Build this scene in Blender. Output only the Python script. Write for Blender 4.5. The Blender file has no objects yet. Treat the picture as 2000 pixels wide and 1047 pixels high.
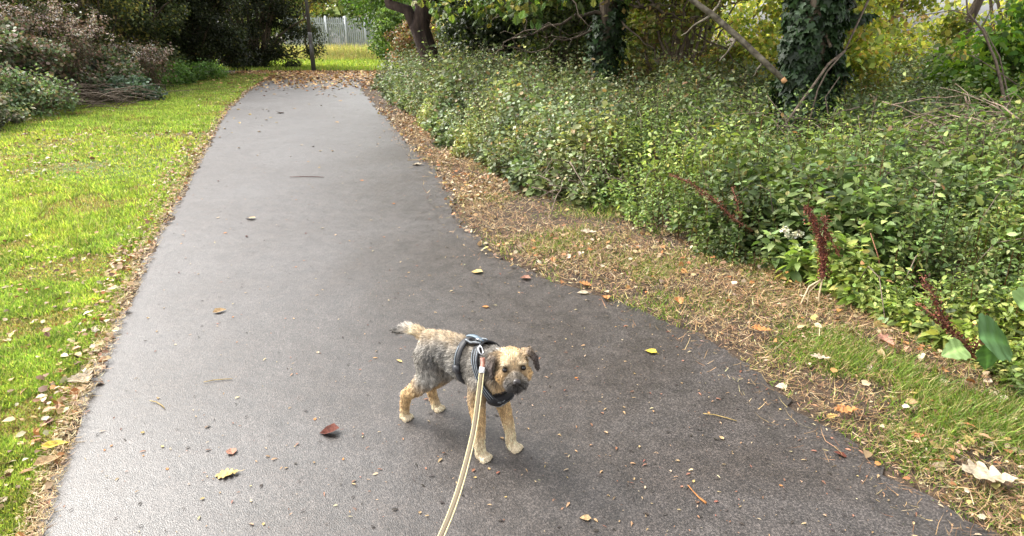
import bpy, math, random
import numpy as np
from mathutils import Vector, Matrix
from mathutils.bvhtree import BVHTree

rng = np.random.default_rng(7)
random.seed(7)
S = bpy.context.scene
COL = S.collection

# ------------------------------------------------------------------ camera
HC, FPX, TH = 1.35, 1210.0, math.atan(460 / 1210)
cd = bpy.data.cameras.new('camera')
cam = bpy.data.objects.new('camera', cd)
COL.objects.link(cam)
cd.sensor_width = 36
cd.lens = FPX / 2000 * 36
cd.clip_start = 0.05
cd.clip_end = 600
cam.location = (0, 0, HC)
cam.rotation_euler = (math.pi / 2 - TH, 0, 0)
S.camera = cam

# ------------------------------------------------------------------ sky, sun, exposure
SUN_EL, SUN_AZ = 46, -62           # azimuth from +Y, negative = to the left
w = bpy.data.worlds.new('World')
S.world = w
w.use_nodes = True
wn = w.node_tree
bg = wn.nodes['Background']
sky = wn.nodes.new('ShaderNodeTexSky')
sky.sky_type = 'NISHITA'
sky.sun_disc = False
sky.sun_elevation = math.radians(SUN_EL)
sky.sun_rotation = math.radians(SUN_AZ)
sky.air_density = 1.0
sky.dust_density = 4.0
sky.ozone_density = 1.0
hs = wn.nodes.new('ShaderNodeHueSaturation')
hs.inputs['Saturation'].default_value = 0.10
wn.links.new(sky.outputs[0], hs.inputs['Color'])
wn.links.new(hs.outputs[0], bg.inputs['Color'])
bg.inputs['Strength'].default_value = 0.15
sd = bpy.data.lights.new('sun', 'SUN')
sd.energy = 1.3
sd.angle = math.radians(28)
sd.color = (1.0, 0.94, 0.82)
sun = bpy.data.objects.new('sun', sd)
COL.objects.link(sun)
sv = Vector((math.sin(math.radians(SUN_AZ)) * math.cos(math.radians(SUN_EL)),
             math.cos(math.radians(SUN_AZ)) * math.cos(math.radians(SUN_EL)), math.sin(math.radians(SUN_EL))))
sun.rotation_euler = sv.to_track_quat('Z', 'Y').to_euler()
sun.location = (-20, 10, 30)
S.view_settings.view_transform = 'Standard'
S.view_settings.look = 'None'
S.view_settings.gamma = 1
S.view_settings.exposure = 1.98
S.cycles.max_bounces = 6
S.cycles.diffuse_bounces = 3
S.cycles.glossy_bounces = 2
S.cycles.transmission_bounces = 3
S.cycles.use_denoising = True
S.cycles.caustics_reflective = False
S.cycles.caustics_refractive = False

# ------------------------------------------------------------------ surveying helpers (photo pixel -> place)
CF = np.array([0, math.cos(TH), -math.sin(TH)])
CU = np.array([0, math.sin(TH), math.cos(TH)])
CR = np.array([1.0, 0, 0])
C0 = np.array([0, 0, HC])
def ray(x, y): return CF + CR * (x - 1000) / FPX - CU * (y - 523.5) / FPX
def G(x, y, z=0.0):
    r = ray(x, y)
    return C0 + r * ((z - HC) / r[2])
def W(x, y, t): return C0 + ray(x, y) * t

# ------------------------------------------------------------------ scene bookkeeping
def tag(o, label=None, cat=None, group=None, kind=None):
    if label: o['label'] = label
    if cat: o['category'] = cat
    if group: o['group'] = group
    if kind: o['kind'] = kind
    return o
def empty(name, loc, rz=0.0):
    o = bpy.data.objects.new(name, None)
    COL.objects.link(o)
    o.location = loc
    o.rotation_euler = (0, 0, rz)
    o.empty_display_size = 0.1
    return o
def link(name, me, mat=None, parent=None):
    o = bpy.data.objects.new(name, me)
    COL.objects.link(o)
    if mat is not None and not me.materials: me.materials.append(mat)
    if parent is not None: o.parent = parent
    return o

def np_mesh(name, V, loops, sizes, colors=None, smooth=False):
    me = bpy.data.meshes.new(name)
    V = np.ascontiguousarray(V, dtype=np.float32)
    loops = np.ascontiguousarray(loops, dtype=np.int32)
    sizes = np.ascontiguousarray(sizes, dtype=np.int32)
    me.vertices.add(len(V))
    me.vertices.foreach_set('co', V.ravel())
    me.loops.add(len(loops))
    me.loops.foreach_set('vertex_index', loops)
    me.polygons.add(len(sizes))
    starts = np.zeros(len(sizes), np.int32)
    starts[1:] = np.cumsum(sizes)[:-1]
    me.polygons.foreach_set('loop_start', starts)
    me.polygons.foreach_set('loop_total', sizes)
    if smooth:
        me.polygons.foreach_set('use_smooth', np.ones(len(sizes), bool))
    if colors is not None:
        a = me.color_attributes.new('Col', 'FLOAT_COLOR', 'POINT')
        c = np.ones((len(V), 4), np.float32)
        c[:, :3] = colors
        a.data.foreach_set('color', c.ravel())
    me.update(calc_edges=True)
    me.validate()
    return me

# leaf templates: verts (x = side, y = along, z = normal), faces
T_FAR = (np.array([[0, 0, 0], [.34, .45, .06], [0, 1, -.12], [-.34, .45, .06]]), [(0, 1, 2), (0, 2, 3)])
T_OV = (np.array([[0, 0, 0], [.30, .28, .07], [.24, .66, .03], [0, 1, -.16], [-.24, .66, .03], [-.30, .28, .07], [0, .3, 0], [0, .66, -.03]]),
        [(0, 1, 6), (1, 2, 7, 6), (2, 3, 7), (3, 4, 7), (4, 5, 6, 7), (5, 0, 6)])
T_RND = (np.array([[0, 0, 0], [.36, .22, .05], [.40, .62, .04], [0, 1, -.08], [-.40, .62, .04], [-.36, .22, .05], [0, .5, -.03]]),
         [(0, 1, 6), (1, 2, 6), (2, 3, 6), (3, 4, 6), (4, 5, 6), (5, 0, 6)])
T_IVY = (np.array([[0, 0, 0], [.28, -.1, .02], [.5, .3, .0], [.24, .42, .05], [0, 1, -.12], [-.24, .42, .05], [-.5, .3, .0], [-.28, -.1, .02], [0, .35, -.02]]),
         [(0, 1, 8), (1, 2, 8), (2, 3, 8), (3, 4, 8), (4, 5, 8), (5, 6, 8), (6, 7, 8), (7, 0, 8)])
_oo = [(0, 0), (.03, .1), (.10, .12), (.13, .18), (.10, .24), (.06, .27), (.17, .31), (.23, .37), (.20, .43), (.11, .46), (.25, .51), (.31, .58), (.27, .65),
       (.15, .67), (.24, .72), (.26, .79), (.20, .84), (.09, .85), (.12, .91), (.09, .97), (0, 1.0)]
_ov = [(x, y, .10 * x) for x, y in _oo] + [(-x, y, .10 * x) for x, y in reversed(_oo[1:-1])]
def _oakfaces():
    n = len(_oo); m = len(_ov); fs = []
    R = list(range(n)); L = [0] + [m - i for i in range(1, n - 1)] + [n - 1]
    cuts = [0, 5, 9, 13, 17, 20]
    for side in (R, L):
        for k in range(5):
            f = side[cuts[k]:cuts[k + 1] + 1]
            if k < 4: f = f + [m + k]
            if k > 0: f = [m + k - 1] + f
            fs.append(tuple(f))
    return fs
T_OAK = (np.array(_ov + [(0, .27, -.02), (0, .46, -.03), (0, .67, -.03), (0, .85, -.02)]), _oakfaces())

def norm(a): return a / np.maximum(np.linalg.norm(a, axis=-1, keepdims=True), 1e-9)
def leaves_arrays(P, D, Nn, size, colors, tpl, width=1.0):
    """P positions, D direction along leaf, Nn approx normals"""
    tv, tf = tpl
    n = len(P)
    D = norm(D)
    side = norm(np.cross(D, Nn))
    nn = np.cross(side, D)
    size = np.broadcast_to(np.asarray(size, float), (n,))
    wd = np.broadcast_to(np.asarray(width, float), (n,))
    V = P[:, None, :] + size[:, None, None] * (tv[None, :, 0:1] * side[:, None, :] * wd[:, None, None] + tv[None, :, 1:2] * D[:, None, :] + tv[None, :, 2:3] * nn[:, None, :])
    k = len(tv)
    base = np.concatenate([np.array(f) for f in tf])
    sz = np.array([len(f) for f in tf])
    loops = (base[None, :] + (np.arange(n) * k)[:, None]).ravel()
    sizes = np.tile(sz, n)
    colv = np.repeat(colors, k, axis=0)
    return V.reshape(-1, 3), loops, sizes, colv

class Bag:
    """collects arrays into one mesh"""
    def __init__(s): s.V = []; s.L = []; s.S = []; s.C = []; s.n = 0
    def add(s, V, L, Sz, Cc):
        s.V.append(V); s.L.append(np.asarray(L) + s.n); s.S.append(Sz); s.C.append(Cc); s.n += len(V)
    def leaves(s, *a, **k): s.add(*leaves_arrays(*a, **k))
    def tube(s, pts, rad, color=(.1, .08, .06), sides=6, rough=0.0):
        pts = np.asarray(pts, float); m = len(pts)
        rad = np.broadcast_to(np.asarray(rad, float), (m,))
        T = norm(np.gradient(pts, axis=0))
        ref = np.array([0, 0, 1.0]) if abs(T[0][2]) < .9 else np.array([1.0, 0, 0])
        A = norm(np.cross(T, ref)); B = np.cross(T, A)
        a = np.arange(sides) / sides * 2 * np.pi
        rr = rad[:, None] * (1 + rough * rng.standard_normal((m, sides)))
        V = pts[:, None, :] + rr[..., None] * (np.cos(a)[None, :, None] * A[:, None, :] + np.sin(a)[None, :, None] * B[:, None, :])
        V = V.reshape(-1, 3)
        i = np.arange(m - 1)[:, None] * sides; j = np.arange(sides)[None, :]; j2 = (j + 1) % sides
        q = np.stack([i + j, i + j2, i + sides + j2, i + sides + j], -1).reshape(-1, 4)
        L = [q.ravel(), np.arange(sides)[::-1], np.arange(sides) + (m - 1) * sides]
        s.add(V, np.concatenate(L), np.concatenate([np.full(len(q), 4), [sides], [sides]]), np.broadcast_to(np.array(color, float), (len(V), 3)))
    def mesh(s, name, smooth=False):
        return np_mesh(name, np.concatenate(s.V), np.concatenate(s.L), np.concatenate(s.S), np.concatenate(s.C), smooth)

def pick(pal, n, jit=.18, wts=None):
    pal = np.array(pal, float)
    i = rng.choice(len(pal), n, p=None if wts is None else np.array(wts) / np.sum(wts))
    c = pal[i] * (1 + jit * rng.standard_normal((n, 1)))
    c *= (1 + .06 * rng.standard_normal((n, 3)))
    return np.clip(c, .004, .9)

def noise2(x, y, f=1.0, seed=0):
    """smooth-ish value noise made of sines"""
    r = np.random.default_rng(seed)
    v = 0
    for k in range(7):
        a = r.uniform(0, 2 * np.pi); fr = f * r.uniform(.6, 2.2); ph = r.uniform(0, 6.28)
        v = v + np.sin((x * np.cos(a) + y * np.sin(a)) * fr + ph)
    return v / 3.2

# ------------------------------------------------------------------ materials
def new_mat(name):
    m = bpy.data.materials.new(name)
    m.use_nodes = True
    nt = m.node_tree
    return m, nt, nt.nodes, nt.links, nt.nodes['Principled BSDF']
def leaf_mat(name, rough=.45, transl=.35, spec=.5, gain=(1.25, 1.35, .7)):
    m, nt, N, L, p = new_mat(name)
    a = N.new('ShaderNodeAttribute'); a.attribute_name = 'Col'
    L.new(a.outputs['Color'], p.inputs['Base Color'])
    p.inputs['Roughness'].default_value = rough
    p.inputs['Specular IOR Level'].default_value = spec
    if transl > 0:
        t = N.new('ShaderNodeBsdfTranslucent')
        mul = N.new('ShaderNodeMixRGB'); mul.blend_type = 'MULTIPLY'; mul.inputs[0].default_value = 1
        mul.inputs[2].default_value = (*gain, 1)
        L.new(a.outputs['Color'], mul.inputs[1]); L.new(mul.outputs[0], t.inputs[0])
        mx = N.new('ShaderNodeMixShader'); mx.inputs[0].default_value = transl
        L.new(p.outputs[0], mx.inputs[1]); L.new(t.outputs[0], mx.inputs[2])
        L.new(mx.outputs[0], N['Material Output'].inputs[0])
    return m
M_leaf = leaf_mat('leaf_soft', rough=.55, spec=.4)
M_lit = leaf_mat('leaf_brightened', rough=.55, transl=.5, spec=.35, gain=(1.5, 1.5, .6))  # brighter leaf copy: the wood's luminous look is put into its translucent colour
M_gloss = leaf_mat('leaf_glossy', rough=.52, transl=.25, spec=.45)
M_grass = leaf_mat('grass_blades', rough=.5, transl=.4, spec=.4)
M_dry = leaf_mat('dry_leaf', rough=.65, transl=.12, spec=.3, gain=(1, .9, .6))
M_fur = leaf_mat('fur', rough=.6, transl=0, spec=.35)

def noise_mat(name, stops, scale, rough=.8, bump=.3, bscale=None, detail=6, coords='Object', bdist=.01, stretch=None, spec=.4):
    m, nt, N, L, p = new_mat(name)
    tc = N.new('ShaderNodeTexCoord'); src = tc.outputs[coords]
    if stretch:
        mp = N.new('ShaderNodeMapping'); mp.inputs['Scale'].default_value = stretch
        L.new(src, mp.inputs[0]); src = mp.outputs[0]
    n = N.new('ShaderNodeTexNoise'); n.inputs['Scale'].default_value = scale; n.inputs['Detail'].default_value = detail
    L.new(src, n.inputs['Vector'])
    r = N.new('ShaderNodeValToRGB'); e = r.color_ramp.elements
    e[0].position, e[0].color = stops[0][0], (*stops[0][1], 1)
    e[1].position, e[1].color = stops[-1][0], (*stops[-1][1], 1)
    for pos, c in stops[1:-1]:
        k = e.new(pos); k.color = (*c, 1)
    L.new(n.outputs['Fac'], r.inputs[0]); L.new(r.outputs[0], p.inputs['Base Color'])
    p.inputs['Roughness'].default_value = rough; p.inputs['Specular IOR Level'].default_value = spec
    n2 = N.new('ShaderNodeTexNoise'); n2.inputs['Scale'].default_value = bscale or scale * 3; n2.inputs['Detail'].default_value = 5
    L.new(src, n2.inputs['Vector'])
    b = N.new('ShaderNodeBump'); b.inputs['Strength'].default_value = bump; b.inputs['Distance'].default_value = bdist
    L.new(n2.outputs['Fac'], b.inputs['Height']); L.new(b.outputs[0], p.inputs['Normal'])
    return m
M_bark = noise_mat('bark', [(.3, (.025, .018, .013)), (.55, (.09, .065, .045)), (.75, (.17, .14, .10))], 9, .85, .9, 30, stretch=(1, 1, .18), bdist=.03)
M_barkred = noise_mat('reddish_bark', [(.3, (.018, .011, .009)), (.55, (.055, .034, .027)), (.75, (.10, .067, .053))], 9, .85, .9, 30, stretch=(1, 1, .2), bdist=.03)
M_barkpale = noise_mat('pale_bark', [(.3, (.05, .04, .03)), (.5, (.15, .125, .09)), (.75, (.26, .23, .18))], 22, .8, .6, 70)
M_twig = noise_mat('twig_bark', [(.3, (.05, .035, .025)), (.7, (.20, .15, .11))], 30, .8, .3, 60)
M_soil = noise_mat('soil', [(.3, (.022, .015, .011)), (.55, (.06, .040, .026)), (.75, (.12, .08, .05))], 14, .95, .8, 60, coords='Object', bdist=.02)
M_turf = noise_mat('turf_soil', [(.3, (.035, .055, .012)), (.5, (.08, .12, .025)), (.72, (.13, .13, .05))], 9, .95, .8, 60, bdist=.02)

# asphalt: damp, coarse aggregate, with drier and wetter patches
M_asph, nt, N, L, p = new_mat('damp_asphalt')
tc = N.new('ShaderNodeTexCoord')
big = N.new('ShaderNodeTexNoise'); big.inputs['Scale'].default_value = .9; big.inputs['Detail'].default_value = 4
mid_ = N.new('ShaderNodeTexNoise'); mid_.inputs['Scale'].default_value = 9; mid_.inputs['Detail'].default_value = 6; mid_.inputs['Roughness'].default_value = .7
fine = N.new('ShaderNodeTexNoise'); fine.inputs['Scale'].default_value = 170; fine.inputs['Detail'].default_value = 3
vor = N.new('ShaderNodeTexVoronoi'); vor.inputs['Scale'].default_value = 300
for q in (big, mid_, fine, vor): L.new(tc.outputs['Object'], q.inputs['Vector'])
rp = N.new('ShaderNodeValToRGB'); e = rp.color_ramp.elements
e[0].position, e[0].color = .34, (.018, .016, .016, 1)
e[1].position, e[1].color = .68, (.098, .087, .081, 1)
k = e.new(.52); k.color = (.042, .037, .035, 1)
L.new(fine.outputs['Fac'], rp.inputs[0])
rp2 = N.new('ShaderNodeValToRGB'); e = rp2.color_ramp.elements
e[0].position, e[0].color = .35, (.72, .70, .68, 1)
e[1].position, e[1].color = .62, (1.15, 1.12, 1.1, 1)
L.new(mid_.outputs['Fac'], rp2.inputs[0])
mu = N.new('ShaderNodeMixRGB'); mu.blend_type = 'MULTIPLY'; mu.inputs[0].default_value = 1
L.new(rp.outputs[0], mu.inputs[1]); L.new(rp2.outputs[0], mu.inputs[2])
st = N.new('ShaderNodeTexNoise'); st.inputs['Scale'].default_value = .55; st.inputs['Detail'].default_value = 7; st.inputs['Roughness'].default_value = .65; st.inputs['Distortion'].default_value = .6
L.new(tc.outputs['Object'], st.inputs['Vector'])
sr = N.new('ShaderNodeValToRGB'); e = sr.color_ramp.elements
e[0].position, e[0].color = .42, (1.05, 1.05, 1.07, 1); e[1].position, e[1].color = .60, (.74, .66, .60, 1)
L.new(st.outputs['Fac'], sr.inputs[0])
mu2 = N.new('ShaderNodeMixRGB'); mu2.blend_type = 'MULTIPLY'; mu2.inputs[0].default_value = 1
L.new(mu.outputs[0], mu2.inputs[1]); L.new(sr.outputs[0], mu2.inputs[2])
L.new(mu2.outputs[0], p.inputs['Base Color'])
mr = N.new('ShaderNodeMapRange'); mr.inputs['From Min'].default_value = .3; mr.inputs['From Max'].default_value = .7
mr.inputs['To Min'].default_value = .35; mr.inputs['To Max'].default_value = .54
ad = N.new('ShaderNodeMath'); ad.operation = 'ADD'
mm = N.new('ShaderNodeMath'); mm.operation = 'MULTIPLY'; mm.inputs[1].default_value = .5
L.new(big.outputs['Fac'], ad.inputs[0]); L.new(mid_.outputs['Fac'], ad.inputs[1]); L.new(ad.outputs[0], mm.inputs[0])
L.new(mm.outputs[0], mr.inputs['Value']); L.new(mr.outputs[0], p.inputs['Roughness'])
p.inputs['Specular IOR Level'].default_value = .6
b1 = N.new('ShaderNodeBump'); b1.inputs['Strength'].default_value = .5; b1.inputs['Distance'].default_value = .0016
L.new(vor.outputs['Distance'], b1.inputs['Height'])
b2 = N.new('ShaderNodeBump'); b2.inputs['Strength'].default_value = .35; b2.inputs['Distance'].default_value = .008
L.new(mid_.outputs['Fac'], b2.inputs['Height']); L.new(b1.outputs[0], b2.inputs['Normal'])
L.new(b2.outputs[0], p.inputs['Normal'])

def plain(name, col, rough=.5, metal=0.0, spec=.5):
    m, nt, N, L, p = new_mat(name)
    tc = N.new('ShaderNodeTexCoord'); n = N.new('ShaderNodeTexNoise'); n.inputs['Scale'].default_value = 40; n.inputs['Detail'].default_value = 4
    L.new(tc.outputs['Object'], n.inputs['Vector'])
    r = N.new('ShaderNodeValToRGB'); e = r.color_ramp.elements
    e[0].position, e[0].color = .3, (*[c * .8 for c in col], 1)
    e[1].position, e[1].color = .7, (*[min(1, c * 1.2) for c in col], 1)
    L.new(n.outputs['Fac'], r.inputs[0]); L.new(r.outputs[0], p.inputs['Base Color'])
    p.inputs['Roughness'].default_value = rough; p.inputs['Metallic'].default_value = metal; p.inputs['Specular IOR Level'].default_value = spec
    return m

# ------------------------------------------------------------------ outlines of the place
EDGE_L = [(40, 1120), (70, 1047), (95, 960), (130, 870), (170, 770), (215, 670), (255, 580), (300, 480), (350, 390), (400, 300), (430, 240), (452, 210), (485, 180), (530, 150), (580, 141)]
EDGE_R = [(2080, 1140), (1950, 1047), (1900, 1020), (1800, 960), (1700, 890), (1600, 820), (1520, 755), (1400, 672), (1250, 610), (1100, 560), (960, 498), (902, 440), (868, 355), (808, 290), (750, 225), (706, 178), (696, 155)]
def world_line(pts): return np.array([G(x, y)[:2] for x, y in pts])
WL, WR = world_line(EDGE_L), world_line(EDGE_R)
WL = np.vstack([[WL[0][0] + .25, -3.5], WL]); WR = np.vstack([[WR[0][0] + 1.2, -3.5], WR])
def xl(y): return np.interp(y, WL[:, 1], WL[:, 0])
def xr(y): return np.interp(y, WR[:, 1], WR[:, 0])
BUSH = [(2300, 900), (2000, 775), (1850, 700), (1700, 630), (1560, 575), (1400, 512), (1250, 455), (1130, 408), (1030, 378), (950, 335), (870, 285), (820, 250), (765, 205), (735, 170), (725, 152)]
WB = world_line(BUSH)
WB = np.vstack([[WB[0][0] + .3, -3], WB])
def xb(y): return np.interp(y, WB[:, 1], WB[:, 0])

def strip_mesh(name, ys, xa, xc, nseg, z, mat, jitter=0.0):
    V = []; F = []
    for i, y in enumerate(ys):
        for j in range(nseg + 1):
            t = j / nseg
            x = xa[i] * (1 - t) + xc[i] * t
            V.append((x, y, z))
    for i in range(len(ys) - 1):
        for j in range(nseg):
            a = i * (nseg + 1) + j
            F.append((a, a + 1, a + nseg + 2, a + nseg + 1))
    me = bpy.data.meshes.new(name); me.from_pydata(V, [], F); me.update()
    return link(name, me, mat)

# ground sheet
bmv = [(-250, -60, 0), (250, -60, 0), (250, 400, 0), (-250, 400, 0)]
me = bpy.data.meshes.new('ground'); me.from_pydata(bmv, [], [(0, 1, 2, 3)]); me.update()
ground = tag(link('ground', me, M_soil), 'brown leaf-strewn soil under the undergrowth and trees', 'ground', kind='structure')
# near lawn, its edge against the path kept just short of the asphalt
ys = np.arange(-3, 23.2, .12)
lawn = strip_mesh('lawn', ys, np.full(len(ys), -14.0), xl(ys) - .10 + .03 * noise2(ys, ys, 5, 3), 4, .004, M_turf)
tag(lawn, 'bright green lawn to the left of the path', 'lawn', kind='structure')
ys2 = np.array([24.6, 32, 45, 60])
fl = strip_mesh('lawn', ys2, np.full(4, -40.0), np.full(4, 12.0), 4, .004, M_turf)
tag(fl, 'sunlit lawn beyond the end of the path', 'lawn', kind='structure')
# the path: straight part then a turn to the right behind the bushes
ys = np.concatenate([np.arange(-3.4, 19.2, .04)])
a_ = xl(ys) + .045 * noise2(ys, ys * 0, 9, 1) + .02 * noise2(ys, ys * 0, 31, 5)
c_ = xr(ys) + .045 * noise2(ys, ys * 0, 7, 2) + .03 * noise2(ys, ys * 0, 30, 6)
V = []; F = []
nseg = 6
rows = [(np.array([a, y]), np.array([c, y])) for a, c, y in zip(a_, c_, ys)]
tl, tr = rows[-1]
for k in range(1, 25):
    t = k / 24
    ang = t * math.pi / 2
    pin = np.array([tr[0] + .6 * (1 - math.cos(ang)) * 1.6, tr[1] + .5 * math.sin(ang)])
    pout = np.array([tl[0] + (tr[0] + 1.0 - tl[0]) * (1 - math.cos(ang)), tl[1] + 4.9 * math.sin(ang)])
    rows.append((pout, pin))
rows.append((np.array([14, rows[-1][0][1]]), np.array([14, rows[-1][1][1]])))
for l_, r_ in rows:
    for j in range(nseg + 1):
        q = l_ * (1 - j / nseg) + r_ * (j / nseg)
        V.append((q[0], q[1], .008))
for i in range(len(rows) - 1):
    for j in range(nseg):
        a = i * (nseg + 1) + j
        F.append((a, a + 1, a + nseg + 2, a + nseg + 1))
me = bpy.data.meshes.new('path'); me.from_pydata(V, [], F); me.update()
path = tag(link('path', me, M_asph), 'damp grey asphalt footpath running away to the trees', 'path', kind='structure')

def dens_sample(n, y0, y1, xa, xc, power=1.6):
    if abs(power - 1) < 1e-6: power = 1.0001
    u = rng.random(n)
    y = (y0 ** (1 - power) + u * (y1 ** (1 - power) - y0 ** (1 - power))) ** (1 / (1 - power))
    x = xa(y) + rng.random(n) * (xc(y) - xa(y))
    return x, y

# ------------------------------------------------------------------ grass
def blades(n, x, y, h, wd, cols, lean=.35, z0=.0):
    a = rng.random(n) * 2 * np.pi
    ln = lean * rng.random(n)
    D = np.stack([np.cos(a) * ln, np.sin(a) * ln, np.ones(n)], 1)
    Nn = np.stack([np.cos(a + 1.3), np.sin(a + 1.3), 0 * a], 1)
    P = np.stack([x, y, np.full(n, z0)], 1)
    return P, D, Nn, h, cols
T_BL = (np.array([[-.5, 0, 0], [.5, 0, 0], [.4, .55, .05], [0, 1, .28], [-.4, .55, .05]]), [(0, 1, 2, 4), (4, 2, 3)])
GREEN = [(.18, .265, .045), (.26, .36, .065), (.37, .44, .10), (.10, .165, .033), (.42, .40, .18)]
b = Bag()
n = 300000
x, y = dens_sample(n, 1.1, 14.5, lambda y: np.maximum(-.86 * y - 1.2, -9.5), lambda y: xl(y) - .02, 1.75)
d = xl(y) - x
keep = rng.random(n) < np.clip(.35 + d / .16 + .25 * noise2(x, y, 5, 11), 0, 1)
x, y, d = x[keep], y[keep], d[keep]; n = len(x)
h = (.028 + .022 * rng.random(n)) * (1 + .35 * noise2(x, y, 2.2, 12)) * np.clip(.6 + d, .6, 1) * (1 + .03 * y)
h = np.clip(h, .015, .12)
thatch = (noise2(x, y * 1.6, 2.6, 16) + .6 * noise2(x, y, 9, 17)) > .62
wt = noise2(x, y, 1.3, 14)
cols = pick(GREEN, n, .2, [.25, .33, .25, .1, .07])
yel = np.clip(.55 + .6 * noise2(x, y, 1.1, 15) + .3 * noise2(x, y, 5, 18), 0, 1.3)[:, None]
cols = cols * (1 + .22 * noise2(x, y, 14, 19))[:, None]
cols = cols * (np.array([1, 1, 1]) * (1 - .5 * yel) + np.array([1.6, 1.25, 1.1]) * .5 * yel)
h = np.where(thatch, h * .6, h)
dry = (rng.random(n) < np.clip(.55 - d * 8, .06, 1)) | (thatch & (rng.random(n) < .6))
cols[dry] = pick([(.34, .26, .12), (.26, .18, .08), (.42, .35, .2)], int(dry.sum()))
wd = (.0045 + .0008 * y) / h
b.leaves(*blades(n, x, y, h, wd, cols, lean=.8), tpl=T_BL, width=wd)
# hindmost lawn, wider blades
n = 90000
x, y = dens_sample(n, 9, 22, lambda y: np.full_like(y, -9.6), lambda y: xl(y) - .1, 1.2)
h = .03 + .05 * rng.random(n)
cf = pick(GREEN, n, .3, [.25, .3, .25, .1, .1]) * (1 + .25 * noise2(x, y, 6, 26))[:, None]
th = (noise2(x, y * 1.3, 3, 16) + .6 * noise2(x, y, 9, 17) > .5) & (rng.random(n) < .45)
cf[th] = pick([(.34, .26, .12), (.26, .18, .08), (.16, .11, .05)], int(th.sum()))
b.leaves(*blades(n, x, y, h, .2, np.clip(cf, .01, .7), lean=.8), tpl=T_BL, width=.013 / h)
tag(link('grass', b.mesh('grass'), M_grass), 'bright yellow-green mown grass blades on the left lawn', 'grass', kind='stuff')

b = Bag()      # right verge: green tufts lower right, straw further up
n = 170000
x, y = dens_sample(n, 1.05, 8, lambda y: xr(y) - .02, lambda y: xb(y) + .35, 1.5)
d = x - xr(y)
green = np.clip(1.0 - (y - 2.0) / 4.4, .14, 1) * np.clip(.42 + .9 * noise2(x, y, 6.5, 21) + .4 * noise2(x, y, 15, 24), .03, 1)
keep = (rng.random(n) < green * np.clip(.15 + d / .45, 0, 1))
x, y = x[keep], y[keep]; n = len(x)
h = np.clip((.022 + .035 * rng.random(n)) * (1 + .6 * noise2(x, y, 3, 22)), .015, .10)
cols = pick([(.11, .18, .03), (.17, .26, .04), (.26, .33, .07), (.36, .30, .14)], n, .25, [.35, .25, .15, .25])
b.leaves(*blades(n, x, y, h, 1, cols, lean=1.2), tpl=T_BL, width=.0036 / h)
tag(link('verge_grass', b.mesh('verge_grass'), M_grass), 'uneven green grass tufts growing through straw on the right verge', 'grass', kind='stuff')

b = Bag()      # straw lying flat on the right verge
n = 95000
x, y = dens_sample(n, 1.05, 11, lambda y: xr(y) - .22, lambda y: xb(y) + .3, 1.35)
d = x - xr(y)
keep = rng.random(n) < np.clip(.32 + d / .16, .05, 1) * np.clip(.75 + .6 * noise2(x, y, 3, 23), .25, 1)
x, y = x[keep], y[keep]; n = len(x)
a = rng.random(n) * 2 * np.pi
D = np.stack([np.cos(a), np.sin(a), rng.normal(.05, .22, n)], 1)
P = np.stack([x, y, .006 + .03 * rng.random(n) ** 2], 1)
Ls = .02 + .06 * rng.random(n) ** 1.5
cols = pick([(.36, .25, .12), (.27, .16, .08), (.15, .085, .045), (.44, .36, .21)], n, .3, [.35, .3, .25, .1])
b.leaves(P, D, np.tile([0, 0, 1.0], (n, 1)) + rng.normal(0, .3, (n, 3)), Ls, cols, tpl=T_BL, width=(.0011 + .0006 * y) / Ls)
n = 7500   # thin straw line along the left edge
x, y = dens_sample(n, 1.05, 20, lambda y: xl(y) - .015 - .017 * y, lambda y: xl(y) + .03, 1.3)
a = rng.random(n) * 2 * np.pi
D = np.stack([np.cos(a), np.sin(a), rng.normal(.05, .2, n)], 1)
P = np.stack([x, y, .010 + .03 * rng.random(n) ** 2], 1)
Ls = .014 + .034 * rng.random(n) ** 1.6
b.leaves(P, D, np.tile([0, 0, 1.0], (n, 1)) + rng.normal(0, .3, (n, 3)), Ls, pick([(.40, .28, .13), (.25, .16, .08), (.5, .4, .24)], n), tpl=T_BL, width=(.0011 + .0006 * y) / Ls)
tag(link('straw', b.mesh('straw'), M_dry), 'dry tan straw and grass cuttings along both path edges', 'straw', kind='stuff')

# ------------------------------------------------------------------ leaf litter (uncountable)
LIT = [(.30, .19, .10), (.36, .27, .16), (.34, .15, .055), (.15, .08, .045), (.44, .36, .25), (.30, .22, .07)]
b = Bag()
def litter(x, y, z, size, pal=LIT, wts=None, flat=.42):
    n = len(x)
    a = rng.random(n) * 2 * np.pi
    D = np.stack([np.cos(a), np.sin(a), rng.normal(0, flat * .6, n)], 1)
    P = np.stack([x, y, z], 1)
    h = n // 7
    Nn = np.tile([0, 0, 1.0], (n, 1)) + rng.normal(0, flat, (n, 3))
    c = pick(pal, n, .2, wts)
    b.leaves(P[:h], D[:h], Nn[:h], size[:h], c[:h], tpl=T_OAK, width=1.2)
    b.leaves(P[h:], D[h:], Nn[h:], size[h:], c[h:], tpl=T_OV, width=.9 + .5 * rng.random(n - h))
n = 7500
x, y = dens_sample(n, 1.1, 17, lambda y: np.maximum(-.86 * y - 1.2, -9.2), lambda y: xl(y), -.2)
k = rng.random(n) < np.clip(.5 + .6 * noise2(x, y, 1.3, 31), .08, 1)
litter(x[k], y[k], .018 + .022 * rng.random(k.sum()), .012 + .026 * rng.random(k.sum()) ** 1.6 + .0022 * y[k])
n = 6500
x, y = dens_sample(n, 1.1, 16, lambda y: xr(y) - .06, lambda y: xb(y) + .4, .5)
k = rng.random(n) < np.clip(.5 + .8 * noise2(x, y, 2.2, 33), .08, 1)
litter(x[k], y[k], .012 + .03 * rng.random(k.sum()), .014 + .034 * rng.random(k.sum()) ** 1.5 + .0012 * y[k])
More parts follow.
